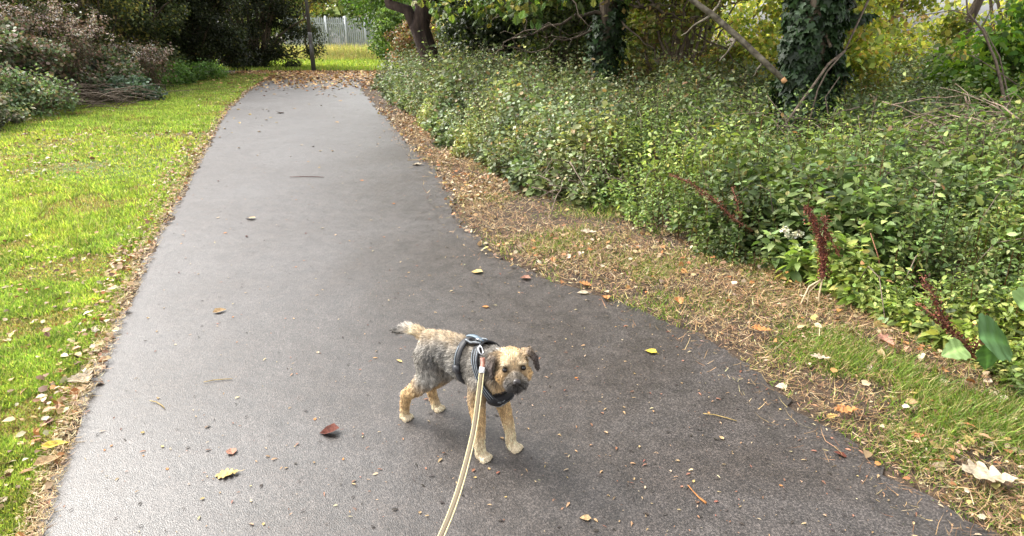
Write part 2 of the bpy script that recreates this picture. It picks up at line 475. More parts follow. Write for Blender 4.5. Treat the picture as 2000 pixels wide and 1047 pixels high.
n = 14000   # crumbs of leaf
x, y = dens_sample(n, 1.1, 12, lambda y: xr(y) - .10, lambda y: xb(y) + .3, .9)
k = (x > xr(y)) | (rng.random(n) < .35 * np.clip(1 + (x - xr(y)) / .1, 0, 1)); x, y = x[k], y[k]; n = len(x)
a = rng.random(n) * 6.28
b.leaves(np.stack([x, y, .011 + .02 * rng.random(n)], 1), np.stack([np.cos(a), np.sin(a), rng.normal(0, .2, n)], 1), np.tile([0, 0, 1.0], (n, 1)) + rng.normal(0, .5, (n, 3)),
         .006 + .018 * rng.random(n) ** 2, pick([(.30, .20, .11), (.22, .12, .06), (.36, .28, .17), (.12, .07, .04)], n, .25), tpl=T_OV, width=.3 + .5 * rng.random(n))
n = 3200   # left edge line
x, y = dens_sample(n, 1.1, 20, lambda y: xl(y) - .10 - .035 * y, lambda y: xl(y) + .02, .2)
litter(x, y, .012 + .02 * rng.random(n), .014 + .026 * rng.random(n) + .001 * y)
# heavy carpet of brown leaves at the far turn, under the dark hedge
n = 6500
y = 15.5 + 8.6 * rng.random(n) ** .8
x = -11 + rng.random(n) * 7.8
k = (x > xl(np.minimum(y, 19.2)) - 2.6 + (y < 17) * 1.3) & (rng.random(n) < np.clip((y - 14.5) / 6, .1, 1)) & (x < -3.4)
litter(x[k], y[k], .012 + .03 * rng.random(k.sum()), .06 + .06 * rng.random(k.sum()), [(.30, .16, .07), (.42, .24, .10), (.55, .38, .16), (.20, .11, .06)])
tag(link('leaf_litter', b.mesh('leaf_litter'), M_dry), 'brown, tan and orange fallen leaves littering lawn and path edges', 'fallen leaves', kind='stuff')

# small grit and crumbs on the asphalt
b = Bag()
n = 7500
x, y = dens_sample(n, 1.0, 12, lambda y: xl(y), lambda y: xr(y), 1.5)
k = rng.random(n) < np.clip(.25 + .6 * np.exp(-(xr(y) - x) / .5) + .2 * (x > -.5), 0, 1)
x, y = x[k], y[k]; n = len(x)
a = rng.random(n) * 2 * np.pi
sz = .005 + .018 * rng.random(n) ** 2.5
b.leaves(np.stack([x, y, np.full(n, .0115)], 1), np.stack([np.cos(a), np.sin(a), 0 * a], 1), np.tile([0, 0, 1.0], (n, 1)) + rng.normal(0, .15, (n, 3)), sz,
         pick([(.34, .22, .12), (.22, .10, .06), (.40, .31, .19), (.04, .032, .028)], n, .2, [.25, .2, .15, .4]), tpl=T_OV, width=.25 + .5 * rng.random(n))
tag(link('path_crumbs', b.mesh('path_crumbs'), M_dry), 'tiny leaf crumbs and seed husks scattered over the asphalt', 'debris', kind='stuff')

# ------------------------------------------------------------------ undergrowth on the right
A_YW = np.array([2.1, 1.7, .9])
def hfield(x, y):
    d = x - xb(y)
    hm = .44 + .025 * y + .16 * noise2(x, y, 1.4, 41) + .11 * noise2(x, y, 4.2, 42)
    return np.clip(hm * np.clip(.22 + d / .9, .12, 1), .07, 1.25)
def undergrowth(name, n, y0, y1, xmax, pal, wts, leaf, width, tpl, label, cat, mat, hs=1.0, sel=None, nl=9, droop=.45, pw=1.3):
    b = Bag()
    x, y = dens_sample(n, y0, y1, lambda y: xb(y) - .02 + .13 * noise2(y, y * .3, 6, 45), xmax, pw)
    gap = noise2(x, y, 5.5, 47) + .5 * noise2(x, y, 2.0, 48) < -.5
    gap &= rng.random(n) < .85
    x, y = x[~gap], y[~gap]; n = len(x)
    if sel is not None:
        k = sel(x, y); x, y = x[k], y[k]; n = len(x)
    H = hfield(x, y) * hs * (.62 + .5 * rng.random(n)) * np.where(rng.random(n) < .06, 1.35, 1)
    la = rng.random(n) * 2 * np.pi; ll = .28 * rng.random(n)
    tone = 1.05 + .36 * noise2(x, y, 2.5, 43) + .22 * rng.standard_normal(n)
    yw = np.clip(.5 * noise2(x, y, 3.3, 49), 0, .6)[:, None]; szf = np.exp(.46 * noise2(x, y, 3.7, 50) + .22 * rng.standard_normal(n)); szf = np.clip(szf, .45, 1.8)
    tone = np.clip(tone, .4, 1.9)
    lx, ly = np.cos(la) * ll - .08, np.sin(la) * ll - .05
    ts = np.linspace(.30, 1.0, nl)
    for q, t in enumerate(ts):
        t = t + rng.uniform(-.03, .03, n)
        P = np.stack([x + lx * H * t * t, y + ly * H * t * t, H * t], 1)
        for sgn in (0, np.pi):
            a = la * 3 + q * 1.57 + sgn + rng.normal(0, .35, n)
            up = rng.normal(.25 if t.mean() > .9 else -.15, droop, n)
            D = np.stack([np.cos(a), np.sin(a), up], 1)
            sz = leaf * (1.15 - .45 * t) * (.6 + .8 * rng.random(n)) * (1 + .02 * y) * szf
            Nn = np.tile([0, 0, 1.0], (n, 1)) + rng.normal(0, .6, (n, 3))
            c = pick(pal, n, .22, wts) * tone[:, None]
            c = c * (1 - yw) + c * A_YW * yw
            b.leaves(P + norm(D) * leaf * .2, D, Nn, sz, np.clip(c, .01, .6), tpl=tpl, width=width)
    # stems
    m = min(n, 7000)
    i = rng.choice(n, m, replace=False)
    T_ST = (np.array([[-.5, 0, 0], [.5, 0, 0], [.4, .5, .0], [.25, 1, 0], [-.25, 1, 0], [-.4, .5, 0]]), [(0, 1, 2, 5), (5, 2, 3, 4)])
    P = np.stack([x[i], y[i], 0 * x[i]], 1)
    D = np.stack([lx[i] * .8, ly[i] * .8, np.ones(m)], 1)
    b.leaves(P, D, np.tile([0, -1.0, 0], (m, 1)) + rng.normal(0, .2, (m, 3)), H[i], pick([(.10, .12, .04), (.12, .06, .035), (.06, .05, .03)], m), tpl=T_ST, width=.006 / H[i])
    return tag(link(name, b.mesh(name), mat), label, cat, kind='stuff')
NET = [(.10, .15, .04), (.14, .20, .06), (.20, .265, .09), (.055, .09, .03), (.28, .28, .11)]
SNO = [(.125, .165, .075), (.17, .215, .105), (.08, .11, .045), (.22, .265, .145), (.24, .18, .10)]
BLD = lambda x, y: x * .5 + y  # separation between two plant kinds
undergrowth('nettle_undergrowth', 18500, 1.2, 9.5, lambda y: np.minimum(.86 * y + 1.6, 6.5), NET, [.3, .3, .2, .15, .05], .046, .82, T_OV,
            'dense green nettles crowding the right side of the path', 'nettles', M_leaf, sel=lambda x, y: y < 7.4 + .6 * noise2(x, y, 2, 44) - np.clip(1.2 - x, 0, 3) * 2.6)
undergrowth('bramble_undergrowth', 32000, 4.0, 17.5, lambda y: np.minimum(.86 * y + 1.6, 12), SNO, [.28, .28, .17, .2, .07], .043, .86, T_RND,
            'pale glossy-leaved low thicket beside the far half of the path', 'bramble thicket', M_gloss, hs=1.12,
            sel=lambda x, y: y > 7.0 + .6 * noise2(x, y, 2, 44) - np.clip(1.2 - x, 0, 3) * 2.6, nl=8, pw=1.0)

# ------------------------------------------------------------------ shrubs and trees
def bend(p0, p1, n=8, sag=0.0, wob=.03):
    p0, p1 = np.array(p0, float), np.array(p1, float)
    t = np.linspace(0, 1, n)[:, None]
    L_ = np.linalg.norm(p1 - p0)
    P = p0 + (p1 - p0) * t
    P[:, 2] += sag * L_ * 4 * (t * (1 - t))[:, 0]
    w_ = rng.normal(0, wob * L_, (n, 3)); w_[0] = 0; w_[-1] = 0
    return P + w_
def clumps(bag, centers, rad, per, size, pal, wts, tpl, width, hang=.3, flat=.6, tonej=.3):
    m = len(centers)
    n = m * per
    off = rng.standard_normal((n, 3)) * np.array([1, 1, flat])
    off = norm(off) * (rng.random((n, 1)) ** .5)
    r = np.repeat(rad * (.6 + .7 * rng.random(m)), per)[:, None]
    P = np.repeat(centers, per, axis=0) + off * r
    D = off * .7 + rng.normal(0, .6, (n, 3)); D[:, 2] -= hang
    Nn = off * .6 + rng.normal(0, .5, (n, 3)); Nn[:, 2] += .8
    tone = np.repeat(1 + tonej * rng.standard_normal(m), per)[:, None]
    c = np.clip(pick(pal, n, .18, wts) * np.clip(tone, .45, 1.7), .006, .7)
    bag.leaves(P, D, Nn, size * (.65 + .7 * rng.random(n)), c, tpl=tpl, width=width)
def shrub(name, label, cat, x, y, rx, ry, h, nclump, per, size, pal, wts=None, tpl=T_FAR, mat=None, group=None, width=1.1, stems=7, low=.08, rad=.35, stem_mat=None, hang=.3, gaps=.0, tonej=.3):
    root = tag(empty(name, (x, y, 0)), label, cat, group)
    u = rng.random(nclump) * 2 * np.pi
    rr = rng.random(nclump) ** .45
    zz = low * h + (1 - low) * h * rng.random(nclump)
    prof = np.sqrt(np.clip(1 - ((zz / h - .45) / .62) ** 2, .12, 1))
    lump = 1 + .22 * np.sin(3 * u + rng.random() * 6) + .12 * np.sin(7 * u + zz * 4)
    c = np.stack([np.cos(u) * rr * rx * prof * lump, np.sin(u) * rr * ry * prof * lump, zz], 1)
    b = Bag()
    clumps(b, c, rad, per, size, pal, wts, tpl, width, hang, tonej=tonej)
    link('foliage', b.mesh('foliage'), mat or M_leaf, root)
    s = Bag()
    idx = rng.choice(nclump, min(stems * 4, nclump), replace=False)
    for i in range(stems):
        bx = rng.normal(0, .12 * rx), rng.normal(0, .12 * ry), 0
        for k_ in idx[i * 4:(i + 1) * 4]:
            s.tube(bend(bx, c[k_], 7, .06, .02), np.linspace(.025, .006, 7) * (h / 3 + .4), sides=5)
    link('stem', s.mesh('stem', True), stem_mat or M_twig, root)
    return root
def tree(name, label, cat, base, top, r0, r1, limbs, crown=None, mat=M_bark, group=None, wob=.012, n=12, sides=14):
    """limbs: list of (t on trunk, end point, radius)"""
    base = np.array(base, float)
    root = tag(empty(name, tuple(base)), label, cat, group)
    s = Bag()
    P = bend((0, 0, -.05), np.array(top) - base, n, 0, wob)
    R = np.linspace(r0, r1, n); R[0] *= 1.35; R[1] *= 1.1
    s.tube(P, R, sides=sides, rough=.05)
    tips = []
    for t, end, r in limbs:
        i = t * (n - 1); i0 = int(i); p = P[i0] + (P[min(i0 + 1, n - 1)] - P[i0]) * (i - i0)
        e = np.array(end) - base
        Q = bend(p, e, 9, .05, .025)
        s.tube(Q, np.linspace(r, r * .3, 9), sides=8, rough=.06)
        for k_ in range(6):
            q0 = Q[rng.integers(3, 9)]
            e2 = q0 + rng.normal(0, .35, 3) * np.array([1, 1, .6]) * (1 + np.linalg.norm(e - p) * .25)
            s.tube(bend(q0, e2, 6, .04, .05), np.linspace(r * .3, .004, 6), sides=5)
            tips.append(e2)
    link('trunk', s.mesh('trunk', True), mat, root)
    if crown:
        b = Bag()
        for kw in crown:
            cc = kw['c'] - base if 'c' in kw else np.zeros(3)
            m = kw['n']
            o = norm(rng.standard_normal((m, 3))) * (rng.random((m, 1)) ** .4) * np.array(kw['r'])
            clumps(b, cc + o, kw.get('rad', .4), kw['per'], kw['size'], kw['pal'], kw.get('w'), kw.get('tpl', T_FAR), kw.get('width', 1.2), kw.get('hang', .4))
        link('crown', b.mesh('crown'), M_leaf, root)
    return root

DK = [(.06, .08, .035), (.09, .115, .045), (.13, .15, .06), (.34, .30, .08), (.04, .05, .025)]
DKW = [.3, .3, .2, .06, .14]
YG = [(.24, .30, .06), (.34, .38, .09), (.15, .21, .05), (.50, .44, .10), (.42, .28, .10)]
OAK = [(.055, .10, .022), (.085, .14, .03), (.13, .18, .04), (.22, .20, .045)]
A = np.array
# left hedge row (large evergreen shrubs, seen to about 2.5 m above the ground)
HG = 'evergreen shrubs of the left hedge row'
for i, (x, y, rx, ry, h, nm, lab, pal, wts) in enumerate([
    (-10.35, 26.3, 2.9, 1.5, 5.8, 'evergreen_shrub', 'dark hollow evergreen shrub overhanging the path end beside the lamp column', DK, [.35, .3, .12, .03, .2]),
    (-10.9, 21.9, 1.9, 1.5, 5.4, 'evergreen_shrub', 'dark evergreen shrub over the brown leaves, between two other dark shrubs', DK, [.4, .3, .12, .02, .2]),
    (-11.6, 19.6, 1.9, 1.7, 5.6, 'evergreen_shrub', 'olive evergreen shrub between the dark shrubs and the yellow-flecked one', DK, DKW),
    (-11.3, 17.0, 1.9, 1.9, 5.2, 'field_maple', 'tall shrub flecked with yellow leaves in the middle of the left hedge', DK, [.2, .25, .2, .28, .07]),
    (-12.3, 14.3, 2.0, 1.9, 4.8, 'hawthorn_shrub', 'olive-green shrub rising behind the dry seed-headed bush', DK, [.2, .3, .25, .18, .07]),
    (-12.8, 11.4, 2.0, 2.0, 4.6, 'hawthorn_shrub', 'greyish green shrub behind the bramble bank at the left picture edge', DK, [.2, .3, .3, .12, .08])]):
    shrub(nm, lab, 'shrub', x, y, rx, ry, h, 300 if i < 2 else 200, 260, .075, [tuple(A(q) * .5) for q in pal] if i < 2 else pal, wts, T_FAR, M_leaf, HG, width=1.1, stems=9, low=.02, rad=.42)  # first two shrubs: leaf colours halved, deep shade of the hedge end painted in
# canopy of trees behind that hedge
for i, (x, y) in enumerate([(-15.5, 25), (-17, 18), (-17.5, 11)]):
    tree('hedgerow_tree', ['tall tree rising behind the far end of the left hedge', 'tall tree rising behind the middle of the left hedge', 'tall tree rising behind the near end of the left hedge'][i], 'tree',
         (x, y, 0), (x + .3, y, 5), .25, .14, [(.8, (x + 1.5, y - 1, 5.5), .08), (.9, (x - 1.5, y + 1, 5.8), .08)],
         [dict(c=A([x, y, 5.2]), r=(2.2, 2.4, 1.6), n=60, per=120, size=.17, pal=OAK, rad=.7)], group='trees behind the left hedge')
# bramble bank and the things in it
shrub('bramble_bank', 'bramble bank with pale pinkish dead leaves at the left edge', 'bramble', -9.7, 11.4, 1.5, 1.9, 1.55, 120, 170, .06, [(.16, .20, .11), (.10, .15, .06), (.32, .22, .17), (.20, .13, .10), (.38, .32, .26)], [.3, .25, .18, .15, .12], T_RND, M_gloss, None, stems=6, rad=.26)
shrub('bramble_bank', 'low grey-green bramble clump behind the dead brushwood', 'bramble', -9.5, 14.3, 1.2, 1.4, 1.1, 70, 150, .06, [(.12, .16, .08), (.22, .16, .11), (.07, .10, .04)], None, T_RND, M_gloss, None, stems=5, rad=.25)
shrub('laurel_shrub', 'fresh blue-green leafy shrub at the lawn edge, far left', 'shrub', -8.45, 10.8, .85, .8, .70, 70, 90, .055, [(.10, .16, .07), (.16, .23, .11), (.24, .29, .17), (.18, .14, .09)], None, T_OV, M_leaf, None, stems=6, rad=.2)
shrub('laurel_shrub', 'small grey-green leafy shrub in front of the bramble bank', 'shrub', -8.1, 9.3, .8, .5, .5, 40, 110, .06, [(.16, .19, .11), (.09, .12, .06), (.24, .20, .14)], None, T_OV, M_gloss, None, stems=6, rad=.18)
shrub('ivy_clump', 'low bluish ivy clump between brushwood and lawn', 'ivy', -8.0, 13.3, .7, .55, .42, 36, 100, .06, [(.08, .14, .08), (.14, .20, .13)], None, T_RND, M_gloss, None, stems=4, rad=.16)
shrub('nettle_clump', 'fringe of green weeds under the left hedge near the path turn', 'weeds', -9.3, 17.8, .9, 2.0, .55, 60, 120, .06, [(.09, .17, .04), (.14, .24, .05)], None, T_OV, M_leaf, None, stems=4, rad=.2)
def dry_bush(x, y, r, h, n, label):
    root = tag(empty('dry_bush', (x, y, 0)), label, 'dead shrub')
    s = Bag(); heads = []
    for i in range(n):
        a = rng.random() * 6.28; l_ = r * (.3 + .9 * rng.random())
        e = A([math.cos(a) * l_ - .25, math.sin(a) * l_, h * (.5 + .55 * rng.random())])
        Q = bend((rng.normal(0, .15), rng.normal(0, .15), 0), e, 7, .05, .03)
        s.tube(Q, np.linspace(.010, .004, 7), sides=4)
        heads.append(e)
        for k_ in range(3):
            q = Q[rng.integers(3, 7)]; e2 = q + rng.normal(0, .16, 3)
            s.tube(bend(q, e2, 4, 0, .05), [.005, .004, .004, .003], sides=3); heads.append(e2)
    link('stem', s.mesh('stem'), M_twig, root)
    b = Bag()
    hd = A(heads)
    hi = hd[hd[:, 2] > h * .72]
    clumps(b, hi, .10, 22, .035, [(.55, .42, .36), (.42, .30, .24), (.62, .54, .48)], None, T_FAR, 1.2)
    link('seed_head', b.mesh('seed_head'), M_dry, root)
    b = Bag()
    clumps(b, hd, .2, 14, .05, [(.16, .10, .07), (.10, .12, .05), (.22, .15, .10)], None, T_FAR, 1.0)
    link('foliage', b.mesh('foliage'), M_dry, root)
dry_bush(-9.0, 13.0, 1.0, 1.75, 75, 'leafless brown bush with pale pinkish seed heads at its top')
dry_bush(-8.7, 15.6, .8, 1.0, 40, 'small dry reddish-stemmed bush under the yellow-flecked shrub')
# pile of dead brushwood in front
root = tag(empty('brushwood_pile', (-8.5, 12.2, 0)), 'low heap of dark dead twigs at the left lawn edge', 'brushwood')
s = Bag()
for i in range(260):
    a = rng.normal(.25, .35); L_ = rng.uniform(.4, 1.3)
    c = A([rng.normal(0, .55), rng.normal(0, .5), abs(rng.normal(.16, .12)) + .02])
    dv = A([math.cos(a) * L_ / 2, math.sin(a) * L_ / 2, rng.normal(0, .06)])
    s.tube(bend(c - dv, c + dv, 5, .05, .03), [.008, .007, .006, .005, .003], sides=4)
link('twig', s.mesh('twig'), M_twig, root)['kind'] = 'stuff'

# lamp column at the path end
bx = G(613, 138)
lamp = tag(empty('lamp_post', (bx[0], bx[1], 0)), 'dark grey steel lamp column standing at the end of the path', 'lamp post')
M_steel = plain('weathered_steel', (.13, .125, .125), .55, .2)
s = Bag(); s.tube([(0, 0, -.05), (0, 0, 1.25), (0, 0, 1.36)], [.082, .076, .072], sides=20); link('base_section', s.mesh('base_section', False), M_steel, lamp)
s = Bag(); s.tube([(0, 0, 1.35), (0, 0, 3.3), (0, 0, 5.4)], [.070, .056, .045], sides=18); link('column', s.mesh('column', True), M_steel, lamp)
s = Bag(); s.tube([(0, -.004, 5.38), (0, -.004, 5.46), (0, -.004, 5.62), (0, -.004, 5.68)], [.06, .17, .20, .05], sides=18); link('lantern', s.mesh('lantern', True), plain('lantern_grey', (.3, .3, .3), .4), lamp)
s = Bag(); s.tube([(0, -.072, .45), (0, -.072, .95)], [.035, .035], sides=4); link('door', s.mesh('door'), M_steel, lamp)

# palisade fence far off
fence = tag(empty('palisade_fence', (-12.5, 43, 0)), 'pale galvanised palisade fence beyond the sunlit grass', 'fence')
M_galv = plain('galvanised', (.36, .39, .41), .6, .2)
M_galvpost = plain('bright_galvanised', (.50, .53, .55), .6, .1)
pv = bpy.data.meshes.new('pale')
V = [(-.052, 0, .05), (0, -.025, .05), (.052, 0, .05), (-.052, 0, 2.15), (0, -.025, 2.15), (.052, 0, 2.15), (0, -.015, 2.3)]
Vb = [(x_, y_ + .004, z_) for x_, y_, z_ in V]
pv.from_pydata(V + Vb, [], [(0, 1, 4, 3), (1, 2, 5, 4), (3, 4, 6), (4, 5, 6), (8, 7, 10, 11), (9, 8, 11, 12), (11, 10, 13), (12, 11, 13), (2, 9, 12, 5), (7, 0, 3, 10), (0, 7, 8, 1), (1, 8, 9, 2)])
pv.materials.append(M_galv)
for i in range(60):
    o = link('pale', pv, None, fence); o.location = (-2.2 + i * .135, 0, 0); o.rotation_euler = (0, 0, 0)
pp = Bag(); pp.tube([(0, -.08, 0), (0, -.08, 2.35)], [.065, .065], sides=4); pm = pp.mesh('post')
for i in range(7):
    o = link('post', pm, M_galvpost, fence); o.location = (-2 + i * 1.25, 0, 0)
for z in (.4, 1.9):
    s = Bag(); s.tube([(-2.2, .04, z), (6.0, .04, z)], [.03, .03], sides=4); link('rail', s.mesh('rail'), M_galv, fence)
# tall straw-coloured grass in front of it and sunlit turf
b = Bag()
n = 16000
x = -19 + 16 * rng.random(n); y = 33 + 9.5 * rng.random(n)
h = (.35 + .5 * rng.random(n)) * np.clip((y - 31) / 7, .3, 1)
b.leaves(*blades(n, x, y, h, 1, pick([(.55, .44, .22), (.45, .33, .15), (.40, .42, .15), (.30, .34, .09)], n), lean=.5), tpl=T_BL, width=.03 / h)
tag(link('long_grass', b.mesh('long_grass'), M_grass), 'tall straw-coloured grass in front of the distant fence', 'long grass', kind='stuff')
b = Bag()
n = 26000
x = -20 + 19 * rng.random(n); y = 24.5 + 10 * rng.random(n)
h = .07 + .09 * rng.random(n)
b.leaves(*blades(n, x, y, h, 1, pick([(.30, .38, .06), (.22, .33, .04), (.42, .42, .12)], n), lean=.5), tpl=T_BL, width=.035 / h)
tag(link('far_grass', b.mesh('far_grass'), M_grass), 'sunlit yellow-green grass beyond the path end', 'grass', kind='stuff')
# trees near the fence
for i, (x, y, lab, pal) in enumerate([(-11.6, 37, 'leafy young tree whose yellow-green branches hang over the fence', YG),
                                      (-6.2, 34, 'bright green bushy tree to the right of the distant fence', [(.12, .22, .04), (.2, .3, .06), (.09, .15, .03)]),
                                      (-16.5, 35, 'orange-tinged leafy tree just behind the lamp column', [(.2, .26, .05), (.5, .34, .08), (.12, .2, .04)])]):
    zc = 4.1 if i != 1 else 2.6
    tree('birch_tree', lab, 'tree', (x, y, 0), (x + .2, y, 5), .06, .04, [(.5, (x + 1.2, y, 3.4), .04), (.65, (x - 1.2, y - .5, 3.8), .04)],
         [dict(c=A([x, y, zc]), r=(2.4, 1.6, 2.1), n=70, per=110, size=.14, pal=pal, rad=.55)])
shrub('holly_shrub', 'reddish-brown autumn shrub just behind the red-barked trunks', 'shrub', -4.0, 27, 1.1, 1, 1.6, 60, 120, .1, [(.28, .13, .08), (.22, .16, .07), (.12, .13, .05)], None, T_FAR, M_leaf, stems=5)
shrub('holly_shrub', 'green shrub between the distant fence and the red-barked trunks', 'shrub', -5.4, 30.5, 1.1, 1, 2.3, 70, 120, .11, [(.12, .2, .04), (.2, .28, .06), (.08, .13, .03)], None, T_FAR, M_leaf, stems=5)

# arching bramble canes and bare stalks standing through the undergrowth
s = Bag(); b = Bag()
for i in range(230):
    y = rng.uniform(2.4, 14); x = xb(y) + .15 + rng.random() ** 1.2 * min(5.0, .8 * y)
    H0 = hfield(A([x]), A([y]))[0]; a = rng.random() * 6.28; L_ = rng.uniform(.2, .8)
    if i % 3: # arching cane
        P_ = A([[x, y, H0 * .3], [x + math.cos(a) * L_ * .3, y + math.sin(a) * L_ * .3, H0 * .95 + .08], [x + math.cos(a) * L_ * .65, y + math.sin(a) * L_ * .65, H0 + .10], [x + math.cos(a) * L_, y + math.sin(a) * L_, H0 * .95]])
    else:
        P_ = A([[x, y, H0 * .3], [x + .03, y, H0 * .8], [x + rng.normal(0, .05), y, H0 * 1.15 + .05], [x + rng.normal(0, .08), y, H0 * 1.2 + rng.uniform(.05, .22)]])
    s.tube(P_, [.0035, .003, .0025, .0015], sides=4)
    q = np.repeat(P_[1:], 5, 0) + rng.normal(0, .02, (15, 3))
    b.leaves(q, rng.normal(0, 1, (15, 3)), rng.normal(0, .6, (15, 3)) + A([0, 0, 1]), rng.uniform(.02, .045, 15), pick(NET if i % 2 else SNO + [(.30, .16, .07)], 15, .25), tpl=T_OV, width=.9)
tag(link('bramble_canes', s.mesh('bramble_canes'), M_twig), 'thin brown canes and stalks arching out of the right undergrowth', 'bramble canes', kind='stuff')
tag(link('cane_leaves', b.mesh('cane_leaves'), M_leaf), 'sparse leaves on the canes rising out of the right undergrowth', 'leaves', kind='stuff')

# ---- right side trees
t1 = W(845, 120, 14.2)
tree('yew_tree', 'red-barked tree with twin trunks above the pale bramble thicket', 'tree', (t1[0], t1[1], 0), (t1[0] - .55, t1[1], 5.2), .24, .15,
     [(.18, (t1[0] - 1.9, t1[1] + .3, 3.6), .15), (.6, (t1[0] + 1.5, t1[1] - 1, 4.5), .08), (.45, (t1[0] + 1.2, t1[1] - 1.5, 3.2), .05)],
     [dict(c=A([t1[0] + .6, t1[1] - .4, 4.4]), r=(3.6, 2.8, 1.5), n=110, per=130, size=.14, pal=OAK, rad=.6),
      dict(c=A([t1[0] + .3, t1[1] - 1.2, 2.55]), r=(1.6, .6, .15), n=5, per=30, size=.10, pal=OAK, rad=.22, tpl=T_OV)], mat=M_barkred)
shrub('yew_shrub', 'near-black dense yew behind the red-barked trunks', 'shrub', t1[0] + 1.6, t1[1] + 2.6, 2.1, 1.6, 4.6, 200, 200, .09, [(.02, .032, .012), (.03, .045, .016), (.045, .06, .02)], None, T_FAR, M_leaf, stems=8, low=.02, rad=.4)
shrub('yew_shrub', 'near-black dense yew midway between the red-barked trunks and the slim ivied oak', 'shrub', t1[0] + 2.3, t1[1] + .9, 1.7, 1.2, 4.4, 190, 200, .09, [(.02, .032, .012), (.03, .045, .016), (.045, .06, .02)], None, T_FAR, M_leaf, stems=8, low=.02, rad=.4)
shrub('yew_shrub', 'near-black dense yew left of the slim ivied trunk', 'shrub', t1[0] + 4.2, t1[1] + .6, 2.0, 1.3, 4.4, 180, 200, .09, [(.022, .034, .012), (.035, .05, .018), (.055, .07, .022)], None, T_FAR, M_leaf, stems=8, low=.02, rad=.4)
# slim ivied oak at about 1180
t2 = W(1178, 190, 10.2)
sp1, sp2 = W(1035, 8, 7.6), W(1240, -45, 7.8)
oak = tree('oak_tree', 'slim ivy-covered oak trunk in the middle of the right bank', 'tree', (t2[0], t2[1], 0), (t2[0] + .1, t2[1], 5.5), .15, .11,
     [(.36, tuple(W(1330, 40, 9.0)), .035), (.30, tuple(W(1000, 75, 9.4)), .03), (.42, tuple(sp1), .04), (.42, tuple(sp2), .04), (.34, tuple(W(1420, 95, 9.2)), .03), (.26, tuple(W(1050, 100, 9.6)), .022), (.3, tuple(W(1300, 130, 9.3)), .02), (.38, tuple(W(960, 40, 9.5)), .025), (.4, tuple(W(1280, 10, 9.0)), .025), (.7, (t2[0] - 1.6, t2[1] - 2.5, 4.6), .07), (.75, (t2[0] + 2, t2[1] - 1.5, 4.8), .07)],
     [dict(c=sp1, r=(.60, .3, .17), n=11, per=22, size=.10, pal=OAK, rad=.22, tpl=T_OAK, width=1.4, hang=.7),
      dict(c=sp2, r=(.6, .4, .1), n=9, per=22, size=.11, pal=OAK + [(.4, .3, .05)], rad=.2, tpl=T_OAK, width=1.4, hang=.7),
      dict(c=W(900, 5, 8.5), r=(.7, .4, .08), n=4, per=18, size=.09, pal=OAK, rad=.18, tpl=T_OAK, width=1.4, hang=.7),
      dict(c=A([t2[0], t2[1] - .6, 4.6]), r=(3.4, 2.8, 1.3), n=100, per=120, size=.14, pal=OAK, rad=.55)])
def ivy(root, P0, P1, r, n, label_=None, size=.07):
    t = rng.random(n); a = rng.random(n) * 2 * np.pi
    lump = (1 + .25 * np.sin(a * 3 + t * 9) + .2 * np.sin(a * 2 - t * 17) + .12 * np.sin(a * 7 + t * 40)) * (.85 + .25 * t)
    rr = r * lump * (.75 + .35 * rng.random(n))
    P = P0 + (P1 - P0) * t[:, None] + np.stack([np.cos(a) * rr, np.sin(a) * rr, 0 * a], 1)
    D = np.stack([np.cos(a) * .5, np.sin(a) * .5, -.9 + 0 * a], 1) + rng.normal(0, .4, (n, 3))
    Nn = np.stack([np.cos(a), np.sin(a), .35 + 0 * a], 1) + rng.normal(0, .35, (n, 3))
    b = Bag()
    b.leaves(P, D, Nn, size * (.6 + .8 * rng.random(n)), pick([(.018, .038, .012), (.028, .055, .016), (.045, .085, .03), (.012, .024, .008)], n), tpl=T_IVY, width=1.15)
    return link('ivy', b.mesh('ivy'), M_gloss, root)
ivy(oak, A([0, 0, .1]), A([.06, 0, 3.2]), .24, 4200)
# big ivied tree at about 1560
t3 = W(1563, 240, 6.7)
b3 = A([t3[0], t3[1], 0])
ash = tree('ash_tree', 'thick trunk wholly cloaked in dark ivy with a pale broken branch', 'tree', tuple(b3), (b3[0] - .1, b3[1], 5.5), .16, .15,
     [(.28, tuple(W(1745, -30, 6.6)), .10), (.6, (b3[0] + 1.8, b3[1] - 1.2, 4.4), .09), (.62, (b3[0] - 1.8, b3[1] + .6, 4.5), .09)],
     [dict(c=A([b3[0] - .4, b3[1] + .4, 4.6]), r=(2.6, 2.4, 1.2), n=60, per=120, size=.13, pal=OAK, rad=.55)])
ivy(ash, A([0, 0, .05]), A([-.06, 0, 3.4]), .275, 14000, size=.062)
ivy(ash, A([.1, -.05, 1.4]), W(1690, 30, 6.5) - b3, .07, 800, size=.065)
s = Bag()
Q = A([W(1532, 158, 6.25), W(1490, 118, 6.22), W(1440, 72, 6.2), W(1390, 28, 6.15), W(1330, -15, 6.1), W(1230, -90, 6.0)]) - b3
s.tube(Q, [.027, .030, .030, .027, .024, .020], sides=10, rough=.05)
for q, e in ((2, (1405, 120)), (3, (1330, 70)), (1, (1470, 150)), (3, (1420, -20))):
    s.tube(bend(Q[q], W(e[0], e[1], 6.3) - b3, 6, -.04, .03), np.linspace(.014, .005, 6), sides=5)
link('broken_branch', s.mesh('broken_branch', True), M_barkpale, ash)
s = Bag()
s.tube([W(1534, 161, 6.24) - b3, W(1528, 154, 6.245) - b3], [.024, .028], sides=10)
link('broken_end', s.mesh('broken_end'), plain('torn_wood', (.5, .27, .12), .8), ash)
